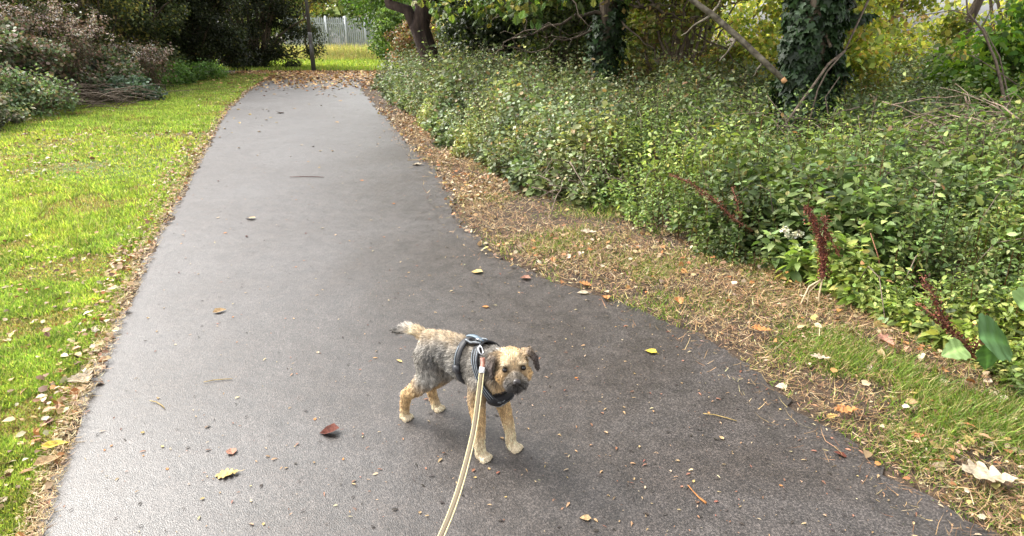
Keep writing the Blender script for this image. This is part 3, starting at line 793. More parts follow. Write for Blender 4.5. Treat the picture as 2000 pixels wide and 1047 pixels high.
# pale stem on the trunk and hanging woody vines
s = Bag()
for pts, r in (([(1580, -10), (1600, 35), (1612, 60), (1622, 92)], .018), ([(1650, 100), (1618, 125), (1590, 165), (1560, 205), (1530, 250)], .014),
               ([(1648, 102), (1615, 140), (1597, 175), (1580, 240)], .009), ([(1700, -10), (1668, 60), (1650, 100)], .012), ([(1620, 240), (1612, 190), (1640, 150)], .006)):
    s.tube(A([W(x_, y_, 6.2) for x_, y_ in pts]) - b3, np.linspace(r, r * .8, len(pts)), sides=7, rough=.05)
link('vine', s.mesh('vine', True), M_twig, ash)

# thin bare sapling on the far right
sb = W(1935, 190, 6.6)
sap = tag(empty('sapling', (sb[0], sb[1], 0)), 'thin dark bare sapling leaning over the bright bush at right', 'sapling')
s = Bag()
for pts, r in (([(1990, 330), (1968, 220), (1945, 120), (1920, 60), (1890, 25), (1885, -30)], .018), ([(1985, 320), (1972, 200), (1952, 110), (1918, 50)], .010),
               ([(1920, 50), (1932, 25), (1955, -20)], .008), ([(1985, 165), (1950, 140), (1910, 115), (1875, 100)], .008), ([(1895, 30), (1860, 20), (1800, 30), (1740, 35)], .006), ([(1918, 52), (1880, 60), (1850, 75)], .004)):
    s.tube(A([W(x_, y_, 6.4) for x_, y_ in pts]) - A([sb[0], sb[1], 0]), np.linspace(r, r * .4, len(pts)), sides=6)
link('stem', s.mesh('stem', True), M_twig, sap)
b = Bag()
cs = A([W(x_, y_, 6.4) for x_, y_ in ((1800, 35), (1760, 30), (1870, 100), (1850, 75), (1960, -10), (1700, 60), (1640, 75), (1660, 110))]) - A([sb[0], sb[1], 0])
clumps(b, cs, .14, 14, .07, YG, None, T_OV, 1.0)
link('foliage', b.mesh('foliage'), M_leaf, sap)

# shrubs of the wood edge at right
GR = [(.08, .16, .025), (.13, .23, .035), (.20, .30, .05)]
shrub('elder_shrub', 'bright mid-green leafy shrub beneath the thin bare sapling', 'shrub', 7.0, 7.6, 1.45, 1.2, 1.75, 90, 130, .085, GR, None, T_OV, M_lit, stems=7, rad=.28, hang=.4)
WG = 'leafy shrubs of the wood edge'
for x, y, rx, h, lab, pal, wts in [
    (4.5, 9.6, 1.0, 2.3, 'yellow-leaved bush just right of the thick ivied trunk', YG, [.25, .3, .15, .25, .05]),
    (2.7, 10.6, 1.1, 3.4, 'olive twiggy bush seen through the pale broken branch', [(.14, .18, .05), (.22, .26, .07), (.32, .31, .10), (.24, .17, .09)], None),
    (3.4, 13.8, 1.6, 4.0, 'tall yellow-green bush behind the slim ivied oak', YG, [.3, .2, .3, .1, .1]),
    (6.4, 12.6, 1.5, 3.8, 'golden-green shrub in the gap behind the bright bush', YG, [.25, .35, .1, .2, .1]),
    (9.0, 11.6, 1.7, 3.8, 'pale lime shrub behind the thin bare sapling', YG, [.35, .4, .15, .07, .03]),
    (10.4, 8.6, 1.5, 2.6, 'lime-green shrub beside the bright bush at the right edge', YG, [.35, .35, .25, .05, 0]),
    (.9, 13.2, 1.1, 3.2, 'dull green shrub immediately behind the slim ivied oak', [(.035, .05, .018), (.06, .085, .025), (.11, .13, .04)], None)]:
    shrub('hazel_shrub', lab, 'shrub', x, y, rx, rx, h, 75, 120, .085, pal, wts, T_FAR, M_lit, WG, stems=6, rad=.34, hang=.3)
# more wood behind: a belt that reads as one mass
b = Bag()
m = 400
cx = -4 + 34 * rng.random(m); cy = 17 + 9 * rng.random(m) - np.clip(cx - 12, 0, 9) * .5; cz = .2 + 6.0 * rng.random(m)
k = ~((cx < 0) & (cy < 21)) & (cx > -2.5)
clumps(b, np.stack([cx, cy, cz], 1)[k], .85, 75, .17, [(.24, .29, .07), (.34, .38, .09), (.15, .19, .05), (.48, .43, .12)], None, T_FAR, 1.2)  # leaf colours raised as well, painting in the glow of the wood
tag(link('woodland', b.mesh('woodland'), M_lit), 'mass of yellow-green woodland foliage closing the view at right', 'woodland', kind='stuff')
for i, (x, y) in enumerate([(4.6, 16), (7.4, 17), (10.5, 15.5), (13.5, 17), (1.8, 17.5)]):
    tree('woodland_tree', 'slender bare-trunked tree inside the wood, among the shrubs', 'tree', (x, y, 0), (x + rng.normal(0, .3), y, 6), .11, .07,
         [(.5, (x + 1.5, y - .6, 4.4), .04), (.7, (x - 1.5, y - .6, 5.2), .04)],
         [dict(c=A([x, y - .5, 5.6]), r=(2.2, 2.0, 1.2), n=18, per=90, size=.17, pal=OAK, rad=.7)], group='slender trees inside the wood')
b = Bag()
m = 520
cx = -48 + 46 * rng.random(m); cy = 46 + 8 * rng.random(m); cz = .4 + 8 * rng.random(m)
clumps(b, np.stack([cx, cy, cz], 1), 1.6, 60, .4, [(.14, .18, .05), (.2, .25, .07), (.08, .11, .03), (.28, .27, .09)], None, T_FAR, 1.2)
tag(link('far_woodland', b.mesh('far_woodland'), M_leaf), 'hazy green trees massed behind the distant fence', 'woodland', kind='stuff')

# brushwood at the right edge
def brush(x, y, n, r, zc, L0, L1, label, mat=M_twig):
    root = tag(empty('brushwood_pile', (x, y, 0)), label, 'brushwood')
    s = Bag()
    for i in range(n):
        a = rng.random() * 6.28; el = rng.normal(.1, .45); L_ = rng.uniform(L0, L1)
        c = A([rng.normal(0, r), rng.normal(0, r * .6), abs(rng.normal(zc, .12))])
        dv = A([math.cos(a) * math.cos(el), math.sin(a) * math.cos(el), math.sin(el)]) * L_ / 2
        q0, q1 = c - dv, c + dv
        q0[2] = max(q0[2], .02); q1[2] = max(q1[2], .02)
        s.tube(bend(q0, q1, 6, .05, .012), np.linspace(rng.uniform(.0035, .007), .002, 6), sides=5)
    link('twig', s.mesh('twig'), mat, root)['kind'] = 'stuff'
p_ = W(1960, 285, 4.9); brush(p_[0] + .1, p_[1], 260, .42, .56, .3, .9, 'tangle of pale bare twigs behind the nettles at the right edge', noise_mat('dry_twig', [(.3, (.14, .09, .07)), (.7, (.32, .24, .18))], 30, .8, .3, 60))
p_ = W(1640, 262, 5.8); brush(p_[0], p_[1], 50, .7, .38, .3, .9, 'scatter of fallen brown sticks around the foot of the thick ivied trunk')
p_ = W(1130, 395, 5.0); brush(G(1130, 395)[0] + .1, G(1130, 395)[1] + .1, 90, .3, .06, .15, .5, 'small heap of dry stalks at the front of the nettles')

# ------------------------------------------------------------------ dock plants with rust-red seed stalks
M_rust = leaf_mat('rust_seed', .7, .1, .3, (1, .8, .8))
M_stalk = plain('dock_stalk', (.28, .12, .07), .7)
M_stalkpale = plain('dry_stalk', (.45, .34, .20), .7)
def dock(base_px, stalks, t, label, leaf=None, pale=None, dense=90):
    g = G(*base_px)
    root = tag(empty('dock_plant', (g[0], g[1], 0)), label, 'dock plant')
    o0 = A([g[0], g[1], 0])
    s = Bag(); b = Bag()
    for pts, r, den in stalks:
        Q = A([W(x_, y_, t) for x_, y_ in pts]) - o0
        s.tube(Q, np.linspace(r, r * .4, len(Q)), sides=6)
        if den:
            m = den * 4
            u = rng.random(m) * (len(Q) - 1.01); i = u.astype(int)
            P = Q[i] + (Q[i + 1] - Q[i]) * (u - i)[:, None] + rng.normal(0, .010, (m, 3)) * (.5 + rng.random((m, 1)))
            D = rng.normal(0, 1, (m, 3))
            b.leaves(P, D, rng.normal(0, 1, (m, 3)), .005 + .005 * rng.random(m), pick([(.13, .035, .022), (.20, .07, .04), (.07, .022, .016)], m, .35), tpl=T_RND, width=1.1)
    link('stem', s.mesh('stem', True), M_stalk, root)
    if b.V: link('seed_head', b.mesh('seed_head'), M_rust, root)
    if pale:
        s = Bag()
        for pts, r in pale: s.tube(A([W(x_, y_, t) for x_, y_ in pts]) - o0, np.linspace(r, r * .8, len(pts)), sides=6)
        link('dry_stem', s.mesh('dry_stem', True), M_stalkpale, root)
    if leaf:
        for (x_, y_, tt, dx, dz, sz, col, yaw) in leaf:
            P = W(x_, y_, tt) - o0
            nv = 30
            V = []; F = []; 
            for i_ in range(nv + 1):
                v = i_ / nv
                wv = .56 * math.sin(math.pi * min(1, v ** .62)) ** .65 * (1 - .2 * v) + .01
                for j_ in range(7):
                    q = (j_ - 3) / 3
                    V.append((q * wv * (1 + .06 * math.sin(v * 26 + q * 3)), v, .22 * abs(q) * wv + .010 * math.sin(v * 44 + abs(q) * 5) * abs(q) ** .5 * (abs(q) > 0) + .018 * math.sin(q * 7 + v * 13) * math.sin(v * 9 - q * 4) - .30 * v * v))
            V = A(V) * sz
            for i_ in range(nv):
                for j_ in range(6):
                    a_i = i_ * 7 + j_; F.append((a_i, a_i + 1, a_i + 8, a_i + 7))
            me = bpy.data.meshes.new('leaf'); me.from_pydata([tuple(v) for v in V], [], F)
            ca = me.color_attributes.new('Col', 'FLOAT_COLOR', 'POINT')
            cc = np.ones((len(V), 4), np.float32)
            mid = (np.arange(len(V)) % 7 == 3)
            cc[:, :3] = A(col); cc[(np.arange(len(V)) // 7 + np.abs(np.arange(len(V)) % 7 - 3)) % 5 == 0, :3] *= 1.14; cc[mid, :3] = A(col) * 2.0
            ca.data.foreach_set('color', cc.ravel())
            me.polygons.foreach_set('use_smooth', np.ones(len(F), bool)); me.update()
            lo = link('leaf', me, M_gloss, root)
            Dd = norm(A(dx)); Nd = A(dz); Sd = norm(np.cross(Dd, Nd)); Nd = np.cross(Sd, Dd)
            lo.matrix_world = Matrix([[Sd[k] , Dd[k], Nd[k], (P + o0)[k]] for k in range(3)] + [[0, 0, 0, 1]])
            lo.matrix_parent_inverse = Matrix.Translation(-Vector(o0))
LC = (.06, .125, .04)
dock((1895, 745), [([(1905, 700), (1880, 665), (1850, 640), (1835, 610), (1825, 580), (1800, 540)], .005, 240), ([(1850, 640), (1835, 625), (1790, 590)], .004, 60), ([(1905, 680), (1922, 650), (1925, 615)], .003, 60)], 2.55,
     'dock with one huge crinkled green leaf beside its leaning rust-red stalks',
     leaf=[(1912, 660, 2.38, (1, .1, -.12), (-.1, -.6, .75), .185, LC, 0), (1925, 672, 2.42, (.3, -.3, -.9), (0, -.85, .5), .11, LC, 0), (1885, 680, 2.45, (-.9, -.2, -.1), (0, -.5, .8), .09, (.16, .24, .08), 0), (1990, 600, 2.5, (.5, -.1, .5), (-.2, -.7, .6), .12, (.14, .22, .07), 0)])
dock((1592, 600), [([(1607, 545), (1608, 500), (1600, 460), (1588, 430), (1575, 405)], .006, 420), ([(1604, 480), (1612, 450), (1612, 420)], .003, 110), ([(1640, 500), (1622, 465), (1606, 445)], .004, 60), ([(1607, 540), (1609, 500), (1603, 465)], .006, 300)], 3.25,
     'dock with one upright dense rust-red seed spike on splayed pale stems',
     pale=[([(1606, 545), (1580, 560), (1566, 590), (1560, 605)], .005), ([(1606, 545), (1600, 575), (1598, 605)], .005), ([(1606, 545), (1580, 570), (1574, 610)], .004)])
dock((1455, 470), [([(1470, 452), (1430, 425), (1390, 385), (1350, 358), (1308, 340)], .005, 190), ([(1430, 425), (1400, 395), (1360, 372)], .003, 60), ([(1445, 425), (1440, 395), (1430, 365)], .003, 60)], 3.9,
     'dock with a long rust-red seed stalk leaning left across the nettles')
dock((1718, 560), [([(1722, 545), (1715, 500), (1700, 455)], .004, 0)], 3.3, 'dock with a single thin bare brown stalk among the nettles')

# white umbel among the nettles
g = W(1552, 458, 3.7)
um = tag(empty('white_flower', (g[0], g[1], 0)), 'creamy white flower head among the nettles above the dock spike', 'flower')
s = Bag(); s.tube([(0, 0, 0), (.01, 0, g[2] * .5), (0, 0, g[2])], .003, sides=5); link('stem', s.mesh('stem'), M_stalkpale, um)
b = Bag(); clumps(b, A([[0, 0, g[2]], [.03, 0, g[2] + .004], [-.03, 0, g[2] - .01], [-.06, 0, g[2] + .03]]), .028, 60, .014, [(.7, .68, .5), (.6, .58, .4)], None, T_RND, 1.3, tonej=.05); link('flower_head', b.mesh('flower_head'), M_dry, um)

# ------------------------------------------------------------------ single fallen leaves on the path and verge
def leaf_mesh(kind, curl, seed):
    tv, tf = {'oak': T_OAK, 'ov': T_OV, 'rnd': T_RND}[kind]
    v = tv.copy(); r = np.random.default_rng(seed)
    v[:, 1] -= .5
    if kind == 'oak': v[:, 0] *= 1.15
    v[:, 2] = v[:, 2] * .5 + curl * (v[:, 1] ** 2) * .9 + curl * np.abs(v[:, 0]) * .9 + r.normal(0, .02, len(v))
    v[:, 2] -= v[:, 2].min()
    # thickness: a lower copy
    me = bpy.data.meshes.new('fallen_leaf')
    F = [tuple(f) for f in tf]
    # stalk
    k = len(v)
    st = A([(-.012, -.5, .02), (.012, -.5, .02), (.03, -.68, .03), (.012, -.69, .03)])
    me.from_pydata([tuple(p) for p in v] + [tuple(p) for p in st], [], F + [(k, k + 1, k + 2, k + 3)])
    me.update()
    return me
LM = {}
def leaf_color_mat(name, c):
    m, nt, N, L, p = new_mat(name)
    tc = N.new('ShaderNodeTexCoord'); n = N.new('ShaderNodeTexNoise'); n.inputs['Scale'].default_value = 7; n.inputs['Detail'].default_value = 8; n.inputs['Roughness'].default_value = .7
    L.new(tc.outputs['Object'], n.inputs['Vector'])
    r = N.new('ShaderNodeValToRGB'); e = r.color_ramp.elements
    e[0].position, e[0].color = .38, (*[q * .45 for q in c], 1); e[1].position, e[1].color = .58, (*c, 1)
    L.new(n.outputs['Fac'], r.inputs[0]); L.new(r.outputs[0], p.inputs['Base Color']); p.inputs['Roughness'].default_value = .75
    p.inputs['Specular IOR Level'].default_value = .25
    return m
CM = {k: leaf_color_mat('leaf_' + k, c) for k, c in dict(tan=(.40, .27, .14), pale=(.40, .33, .235), orange=(.42, .18, .06), yellow=(.52, .40, .05), brown=(.12, .035, .022), pink=(.32, .16, .11), gold=(.50, .36, .14)).items()}
def fallen(px, py, size, rot, kind, col, label, group=None, curl=.15, name='fallen_leaf', z=.010, width=1.0):
    key = (kind, round(curl, 2), col)
    if key not in LM:
        LM[key] = leaf_mesh(kind, curl, len(LM)); LM[key].materials.append(CM[col])
    o = bpy.data.objects.new(name, LM[key]); COL.objects.link(o)
    g = G(px, py) if py is not None else px
    o.location = (g[0], g[1], z)
    s_ = .88 * size * np.linalg.norm(g - C0) / FPX
    o.scale = (s_ * width, s_, s_); o.rotation_euler = (rng.normal(0, .08), rng.normal(0, .08), rot)
    return tag(o, label, 'fallen leaf', group)
fallen(645, 849, 42, 1.75, 'ov', 'brown', 'dark red-brown curled leaf on the asphalt left of the dog', curl=.75, width=1.2)
fallen(446, 931, 46, 1.75, 'oak', 'gold', 'golden oblong oak leaf lying alone near the bottom of the path', curl=.1)
fallen(453, 887, 24, .6, 'rnd', 'pink', 'small pinkish oval leaf just above the golden oak leaf', curl=.2)
fallen(113, 884, 40, -.9, 'ov', 'yellow', 'yellow pointed leaf on the left path edge', curl=.2, z=.03)
fallen(98, 916, 42, -.7, 'ov', 'tan', 'tan pointed leaf just below the yellow one at the left path edge', curl=.4, z=.03)
fallen(1271, 691, 26, 1.0, 'ov', 'yellow', 'bright yellow leaf on the asphalt right of the dog', curl=.3, width=1.5)
fallen(1925, 953, 80, 1.2, 'oak', 'pale', 'large bleached oak leaf on the verge at the bottom right corner', curl=.35, z=.04, width=1.25)
fallen(163, 752, 40, 1.1, 'oak', 'pale', 'pale crumpled leaf on the left path edge beside the lawn', curl=.6, z=.02, width=1.6)
fallen(932, 535, 26, 1.4, 'rnd', 'gold', 'tan oval leaf on the path well behind the dog', curl=.3)
fallen(1026, 548, 24, 1.5, 'rnd', 'pink', 'brownish pink leaf on the path beside the straw verge', curl=.6)
fallen(1143, 561, 34, .9, 'oak', 'orange', 'orange-brown oak leaf where the straw verge meets the path', curl=.5)
fallen(1138, 576, 26, 1.5, 'ov', 'pale', 'pale narrow leaf directly below the orange-brown oak leaf', curl=.2)
fallen(1182, 588, 24, .3, 'rnd', 'orange', 'orange curled leaf on the path edge, lone beside the verge', curl=.8)
fallen(948, 603, 16, 1.4, 'ov', 'orange', 'small orange leaf on the path directly above the dog harness', curl=.2)
fallen(430, 612, 26, -1.0, 'ov', 'tan', 'pale tan folded leaf on the left half of the path', curl=.5)
fallen(864, 746, 22, .8, 'rnd', 'orange', 'orange leaf on the asphalt seen beneath the dog belly', curl=.4)
fallen(780, 709, 18, 1.0, 'ov', 'gold', 'straw-yellow scrap on the asphalt behind the dog hind legs', curl=.1, width=.6)
fallen(1150, 467, 38, 1.3, 'oak', 'pale', 'bleached oak leaf lying on the straw bank below the nettles', curl=.4, z=.04)
fallen(1325, 601, 32, 0, 'oak', 'orange', 'orange oak leaf standing on the verge above the path bend', curl=.6, z=.03)
fallen(1485, 660, 40, 1.4, 'oak', 'orange', 'wide orange oak leaf lying in the verge grass below the dock spike', curl=.3, z=.04)
fallen(1650, 816, 42, 1.4, 'oak', 'orange', 'bright orange lobed leaf on the verge beside the asphalt edge', curl=.4, z=.03)
fallen(1725, 690, 40, .2, 'oak', 'pink', 'pinkish brown leaf in the grass left of the huge dock leaf', curl=.4, z=.06)
fallen(1600, 718, 38, 1.2, 'oak', 'pale', 'cream crumpled leaf in the grass midway along the right verge', curl=.4, z=.04)
fallen(1640, 893, 26, 1.2, 'ov', 'brown', 'dark brown leaf on the asphalt near the lower right verge', curl=.3)
fallen(1143, 1018, 24, 1.4, 'ov', 'tan', 'tan scrap of leaf at the bottom edge below the dog', curl=.2)
fallen(1408, 860, 14, .4, 'ov', 'tan', 'tiny tan leaf alone on the asphalt right of the front paws', curl=.2)
fallen(817, 324, 26, 1.4, 'oak', 'pale', 'pale leaf on the right path edge halfway to the trees', curl=.3)
fallen(868, 322, 26, 1.4, 'oak', 'pale', 'pale leaf on the soil just right of another, halfway to the trees', curl=.3)
fallen(490, 430, 22, 1.4, 'ov', 'tan', 'tan leaf lying on the pale left part of the path', curl=.2)
fallen(547, 222, 14, .3, 'rnd', 'orange', 'orange leaf alone on the far stretch of the path', curl=.3, width=1.4)
# curved orange twig near the bottom
g = G(1358, 973)
tw = tag(empty('twig', (g[0], g[1], 0)), 'short curved orange stalk on the asphalt at lower right', 'twig')
s = Bag(); s.tube([(-.012, .045, .012), (-.006, .02, .014), (.006, -.01, .013), (.022, -.035, .012)], [.0018, .002, .0025, .004], sides=6); link('stalk', s.mesh('stalk', True), CM['orange'], tw)
for (px_, py_, ln, ro, lab) in [(600, 348, .34, .05, 'thin dark twig on the middle of the path, ahead of the dog'), (812, 287, .32, .6, 'pale stick on the right path edge beside the thicket'), (840, 315, .5, .03, 'straight straw stalk on soil beside the right path edge'),
                                (310, 795, .10, -.5, 'yellowish bent grass stalk on the asphalt at lower left'), (427, 748, .11, .3, 'greenish grass stalk on the left half of the asphalt'), (1405, 820, .12, -.35, 'green grass stalk lying on the asphalt at right')]:
    g = G(px_, py_); tw = tag(empty('twig', (g[0], g[1], 0), ro), lab, 'twig')
    s = Bag(); s.tube([(-ln / 2, 0, .014), (-ln / 6, ln * .05, .014), (ln / 5, ln * .02, .013), (ln / 2, -ln * .06, .014)], [.0015, .002, .002, .0015] if ln < .2 else [.002, .0032, .0032, .002], sides=5)
    link('stalk', s.mesh('stalk', True), CM[{600: 'brown', 812: 'pale', 840: 'gold'}.get(px_, 'gold')], tw)
# numerous small ones nothing tells apart
def scatter(n, xr_, yr_, cols, size, label, group):
    c = 0
    while c < n:
        px_ = rng.uniform(*xr_); py_ = rng.uniform(*yr_); g = G(px_, py_)
        if not (xl(g[1]) + .05 < g[0] < xr(g[1]) - .03): continue
        if 740 < px_ < 1070 and 620 < py_ < 910: continue
        fallen(px_, py_, size * rng.uniform(.6, 1.3), rng.uniform(0, 6.28), ['oak', 'ov', 'rnd'][c % 3], cols[c % len(cols)], label, group, curl=[.15, .4][c % 2]); c += 1
scatter(70, (495, 735), (150, 190), ['tan', 'orange', 'gold', 'brown'], 7, 'one of many brown and gold leaves strewn on the far end of the path', 'leaves at the far path end')
scatter(40, (430, 800), (190, 330), ['pale', 'gold', 'tan'], 7, 'small pale leaf dotting the far half of the path', 'small leaves on the far path')
scatter(34, (250, 1350), (340, 700), ['orange', 'tan', 'pale', 'brown'], 6.5, 'tiny leaf scrap on the middle stretch of the path', 'leaf scraps on the middle path')
scatter(40, (150, 1850), (700, 1040), ['orange', 'tan', 'pink', 'gold'], 7, 'tiny leaf scrap on the near stretch of asphalt around the dog', 'leaf scraps on the near path')

#DOG#
# ------------------------------------------------------------------ the dog (dog frame: x forward, y to its left, z up)
DO = A([-.0502, 1.7546, 0.0]); DYAW = math.atan2(-.6272, .7788)
cz_, sz_ = math.cos(DYAW), math.sin(DYAW)
def dog2w(p): p = A(p); return A([DO[0] + p[0] * cz_ - p[1] * sz_, DO[1] + p[0] * sz_ + p[1] * cz_, p[2]])
def w2dog(p): q = A(p) - DO; return A([q[0] * cz_ + q[1] * sz_, -q[0] * sz_ + q[1] * cz_, q[2]])
TAN = (.54, .36, .18); TANL = (.68, .54, .35); GRIZ = (.21, .19, .165); BACK = (.42, .30, .17); DARK = (.075, .07, .068); BLK = (.03, .026, .026); CREAM = (.66, .54, .37); GREY = (.34, .32, .29)
prims = []   # centre, axes(3x3 rows), radii, colour, flow, fur length
def ell(c, r, col, flow=(-.6, 0, -.5), fl=.015, ax=None):
    prims.append((A(c, float), np.eye(3) if ax is None else A(ax, float), A(r, float), A(col, float), A(flow, float), fl))
def chain(pts, rs, cols, flow, fl, squash=(1, 1, 1)):
    for i in range(len(pts) - 1):
        p, q = A(pts[i], float), A(pts[i + 1], float); L_ = np.linalg.norm(q - p)
        k = max(2, int(L_ / (min(rs[i], rs[i + 1]) * .4)))
        for j in range(k + (i == len(pts) - 2)):
            t = j / k; r = rs[i] * (1 - t) + rs[i + 1] * t
            ell(p + (q - p) * t, A(squash) * r, A(cols[i]) * (1 - t) + A(cols[i + 1]) * t, flow, fl)
# trunk of the body
ell((-.045, 0, .305), (.088, .066, .086), GRIZ)
ell((.000, 0, .286), (.052, .056, .072), TAN, (.1, 0, -.8), .016)
ell((-.13, 0, .322), (.100, .062, .076), GRIZ)
ell((-.21, 0, .325), (.090, .056, .066), GRIZ)
ell((-.285, 0, .315), (.056, .056, .058), GRIZ, (-.5, 0, -.6))
ell((-.17, 0, .365), (.130, .036, .032), BACK, (-.9, 0, .05), .015)
ell((-.29, 0, .350), (.045, .036, .026), BACK, (-.9, 0, -.1), .015)
ell((-.06, 0, .368), (.050, .040, .034), GRIZ, (-.9, 0, .1), .015)
chain([(-.03, 0, .345), (.02, -.004, .362), (.06, -.014, .375)], [.058, .050, .044], [GRIZ, DARK, GREY], (-.5, 0, -.6), .016)
# front legs
for sy, px_, py_ in ((-1, -.022, -.052), (1, .026, .054)):
    chain([(-.035, .034 * sy, .285), (-.05 + (.02 if sy > 0 else 0), .044 * sy, .215), (px_ - (.030 if sy > 0 else .012), py_, .13), (px_ - .012, py_, .062), (px_ - .008, py_, .022)], [.045, .030, .0205, .0178, .0180], [GRIZ, TAN, TAN, TANL, TANL], (0, 0, -1), .007)
    ell((px_ + .004, py_, .016), (.027, .021, .015), CREAM, (.3, 0, -.8), .005)
    for k in range(4):
        ty = (k - 1.5) * .0122
        ell((px_ + .024 - abs(k - 1.5) * .004, py_ + ty, .0115), (.0125, .0062, .0110), CREAM, (.3, 0, -.7), .0028)
# hind legs
for sy, pts in ((-1, [(-.285, -.030, .295), (-.275, -.040, .225), (-.335, -.050, .155), (-.388, -.056, .112), (-.398, -.058, .055), (-.402, -.058, .020)]),
                (1, [(-.285, .030, .295), (-.262, .040, .225), (-.325, .050, .150), (-.378, .056, .098), (-.366, .058, .050), (-.352, .058, .020)])):
    chain(pts, [.053, .043, .028, .0190, .0160, .0165], [GRIZ, GREY, TAN, TAN, TAN, TANL], (-.15, 0, -1), .009)
    e = pts[-1]
    ell((e[0] + .006, e[1], .015), (.025, .019, .014), CREAM, (.3, 0, -.8), .005)
    for k in range(4):
        ty = (k - 1.5) * .0112
        ell((e[0] + .024 - abs(k - 1.5) * .004, e[1] + ty, .0110), (.0115, .0058, .0105), CREAM, (.3, 0, -.7), .0028)
# tail
chain([(-.325, 0, .348), (-.370, .0, .355), (-.415, .0, .350), (-.450, .0, .338)], [.020, .016, .015, .013], [BACK, TANL, (.55, .5, .45), DARK], (-.9, 0, .12), .020)
chain([(-.450, .0, .338), (-.498, .0, .318)], [.015, .006], [DARK, BLK], (-.9, 0, -.3), .018)
# head
HCc = A([.082, -.022, .386])
hf = norm(A([.74, -.67, .09])); hs = norm(np.cross([0, 0, 1.0], hf)); hu = np.cross(hf, hs)
rt = math.radians(2); hs, hu = hs * math.cos(rt) + hu * math.sin(rt), hu * math.cos(rt) - hs * math.sin(rt)
HAX = A([hf, hs, hu])
def hp(f, s_, u): return HCc + hf * f + hs * s_ * 1.1 + hu * u * 1.05
def hv(f, s_, u): return hf * f + hs * s_ + hu * u
def hell(f, s_, u, r, col, flow, fl, ax=None): ell(hp(f, s_, u), r, col, hv(*flow), fl, HAX if ax is None else ax)
hell(0, 0, .004, (.050, .050, .044), TAN, (-.6, 0, .4), .011)
hell(.012, 0, .020, (.034, .040, .024), TANL, (-.7, 0, .4), .010)
hell(-.03, 0, .0, (.04, .046, .046), TAN, (-.9, 0, -.3), .013)
for q in (-1, 1):
    hell(.022, .032 * q, -.018, (.026, .020, .024), TAN, (-.5, .5 * q, -.7), .012)      # cheek
    hell(.040, .024 * q, .021, (.011, .016, .007), TANL, (.5, .5 * q, .1), .009)        # brow
    hell(.062, .013 * q, -.024, (.024, .019, .017), DARK, (.4, .7 * q, -.9), .016)      # lips
hell(.055, 0, -.012, (.034, .0225, .018), (.26, .215, .16), (-.5, 0, .6), .009)
hell(.058, 0, -.036, (.022, .021, .012), BLK, (.35, 0, -1), .018)
hell(.082, 0, -.016, (.012, .013, .010), BLK, (.2, 0, .3), .004)
EAR = (.06, .045, .042)
def ear(pts, wds, cols):
    for i in range(len(pts) - 1):
        for j in range(5):
            t = j / 5; c = A(pts[i]) * (1 - t) + A(pts[i + 1]) * t; r = wds[i] * (1 - t) + wds[i + 1] * t
            dv = norm(A(pts[i + 1]) - A(pts[i]))
            n_ = A([.35, .9 * np.sign(pts[0][1]), .15]) if i else A([.3, .1 * np.sign(pts[0][1]), .95])
            n_ = norm(n_ - dv * (n_ @ dv)); s2 = np.cross(dv, n_)
            M3 = A([dv, s2, n_]) @ HAX
            ell(hp(*c), (.010, r, .0052), A(cols[i]) * (1 - t) + A(cols[i + 1]) * t, hv(*(dv * .8)), .009, M3)
ear([(-.008, -.034, .036), (-.002, -.055, .030), (.004, -.064, .004), (.012, -.060, -.026)], [.018, .026, .023, .008], [BACK, EAR, EAR, DARK])
ear([(-.008, .034, .038), (.0, .052, .038), (.010, .066, .020), (.020, .070, -.010)], [.018, .026, .023, .007], [BACK, EAR, EAR, BLK])

import bmesh
bm = bmesh.new()
for c, ax, r, *_ in prims:
    M4 = Matrix.Identity(4)
    for i in range(3):
        for j in range(3): M4[j][i] = ax[i][j] * r[i]
        M4[i][3] = c[i]
    bmesh.ops.create_icosphere(bm, subdivisions=2, radius=1, matrix=M4)
me0 = bpy.data.meshes.new('dog_raw'); bm.to_mesh(me0); bm.free()
tmp = bpy.data.objects.new('dog_raw', me0); COL.objects.link(tmp)
md = tmp.modifiers.new('r', 'REMESH'); md.mode = 'VOXEL'; md.voxel_size = .0030; md.use_smooth_shade = True
ms = tmp.modifiers.new('s', 'SMOOTH'); ms.factor = .5; ms.iterations = 3
dg = bpy.context.evaluated_depsgraph_get()
dme = bpy.data.meshes.new_from_object(tmp.evaluated_get(dg)); dme.name = 'dog'
bpy.data.objects.remove(tmp)
nv = len(dme.vertices)
co = np.zeros(nv * 3, np.float32); dme.vertices.foreach_get('co', co); co = co.reshape(-1, 3).astype(float)
PC = A([p[0] for p in prims]); PR = A([p[2] for p in prims]); PCO = A([p[3] for p in prims]); PF = A([p[4] for p in prims]); PL = A([p[5] for p in prims]); PAX = A([p[1] for p in prims])
paint = [  # centre, radius, colour: patches of coat colour
    ((-.235, -.058, .315), .040, (.05, .05, .052)), ((-.20, -.05, .35), .030, (.10, .095, .09)), ((-.16, -.062, .29), .045, (.17, .165, .155)), ((-.235, .058, .315), .040, (.05, .05, .052)),
    ((-.03, -.06, .25), .030, TAN), ((-.13, 0, .25), .05, (.20, .17, .14)), ((.045, 0, .23), .045, (.30, .22, .14))]
paint += [(hp(.050, q * .0262, .009), .0165, (.045, .032, .026)) for q in (-1, 1)]
paint += [(hp(.05, 0, .030), .010, (.20, .13, .08)), (hp(.045, 0, .0), .010, (.24, .18, .13)), (hp(.07, 0, .0), .012, (.16, .14, .12))]
paint += [(hp(.03, q * .046, -.022), .017, (.56, .34, .13)) for q in (-1, 1)]
paint += [(hp(.004, -.058, .012), .020, EAR), (hp(.010, -.058, -.014), .020, EAR), (hp(.010, .062, .024), .018, EAR), (hp(-.01, -.05, -.02), .026, (.10, .09, .08)), (hp(.098, 0, -.03), .02, BLK)]
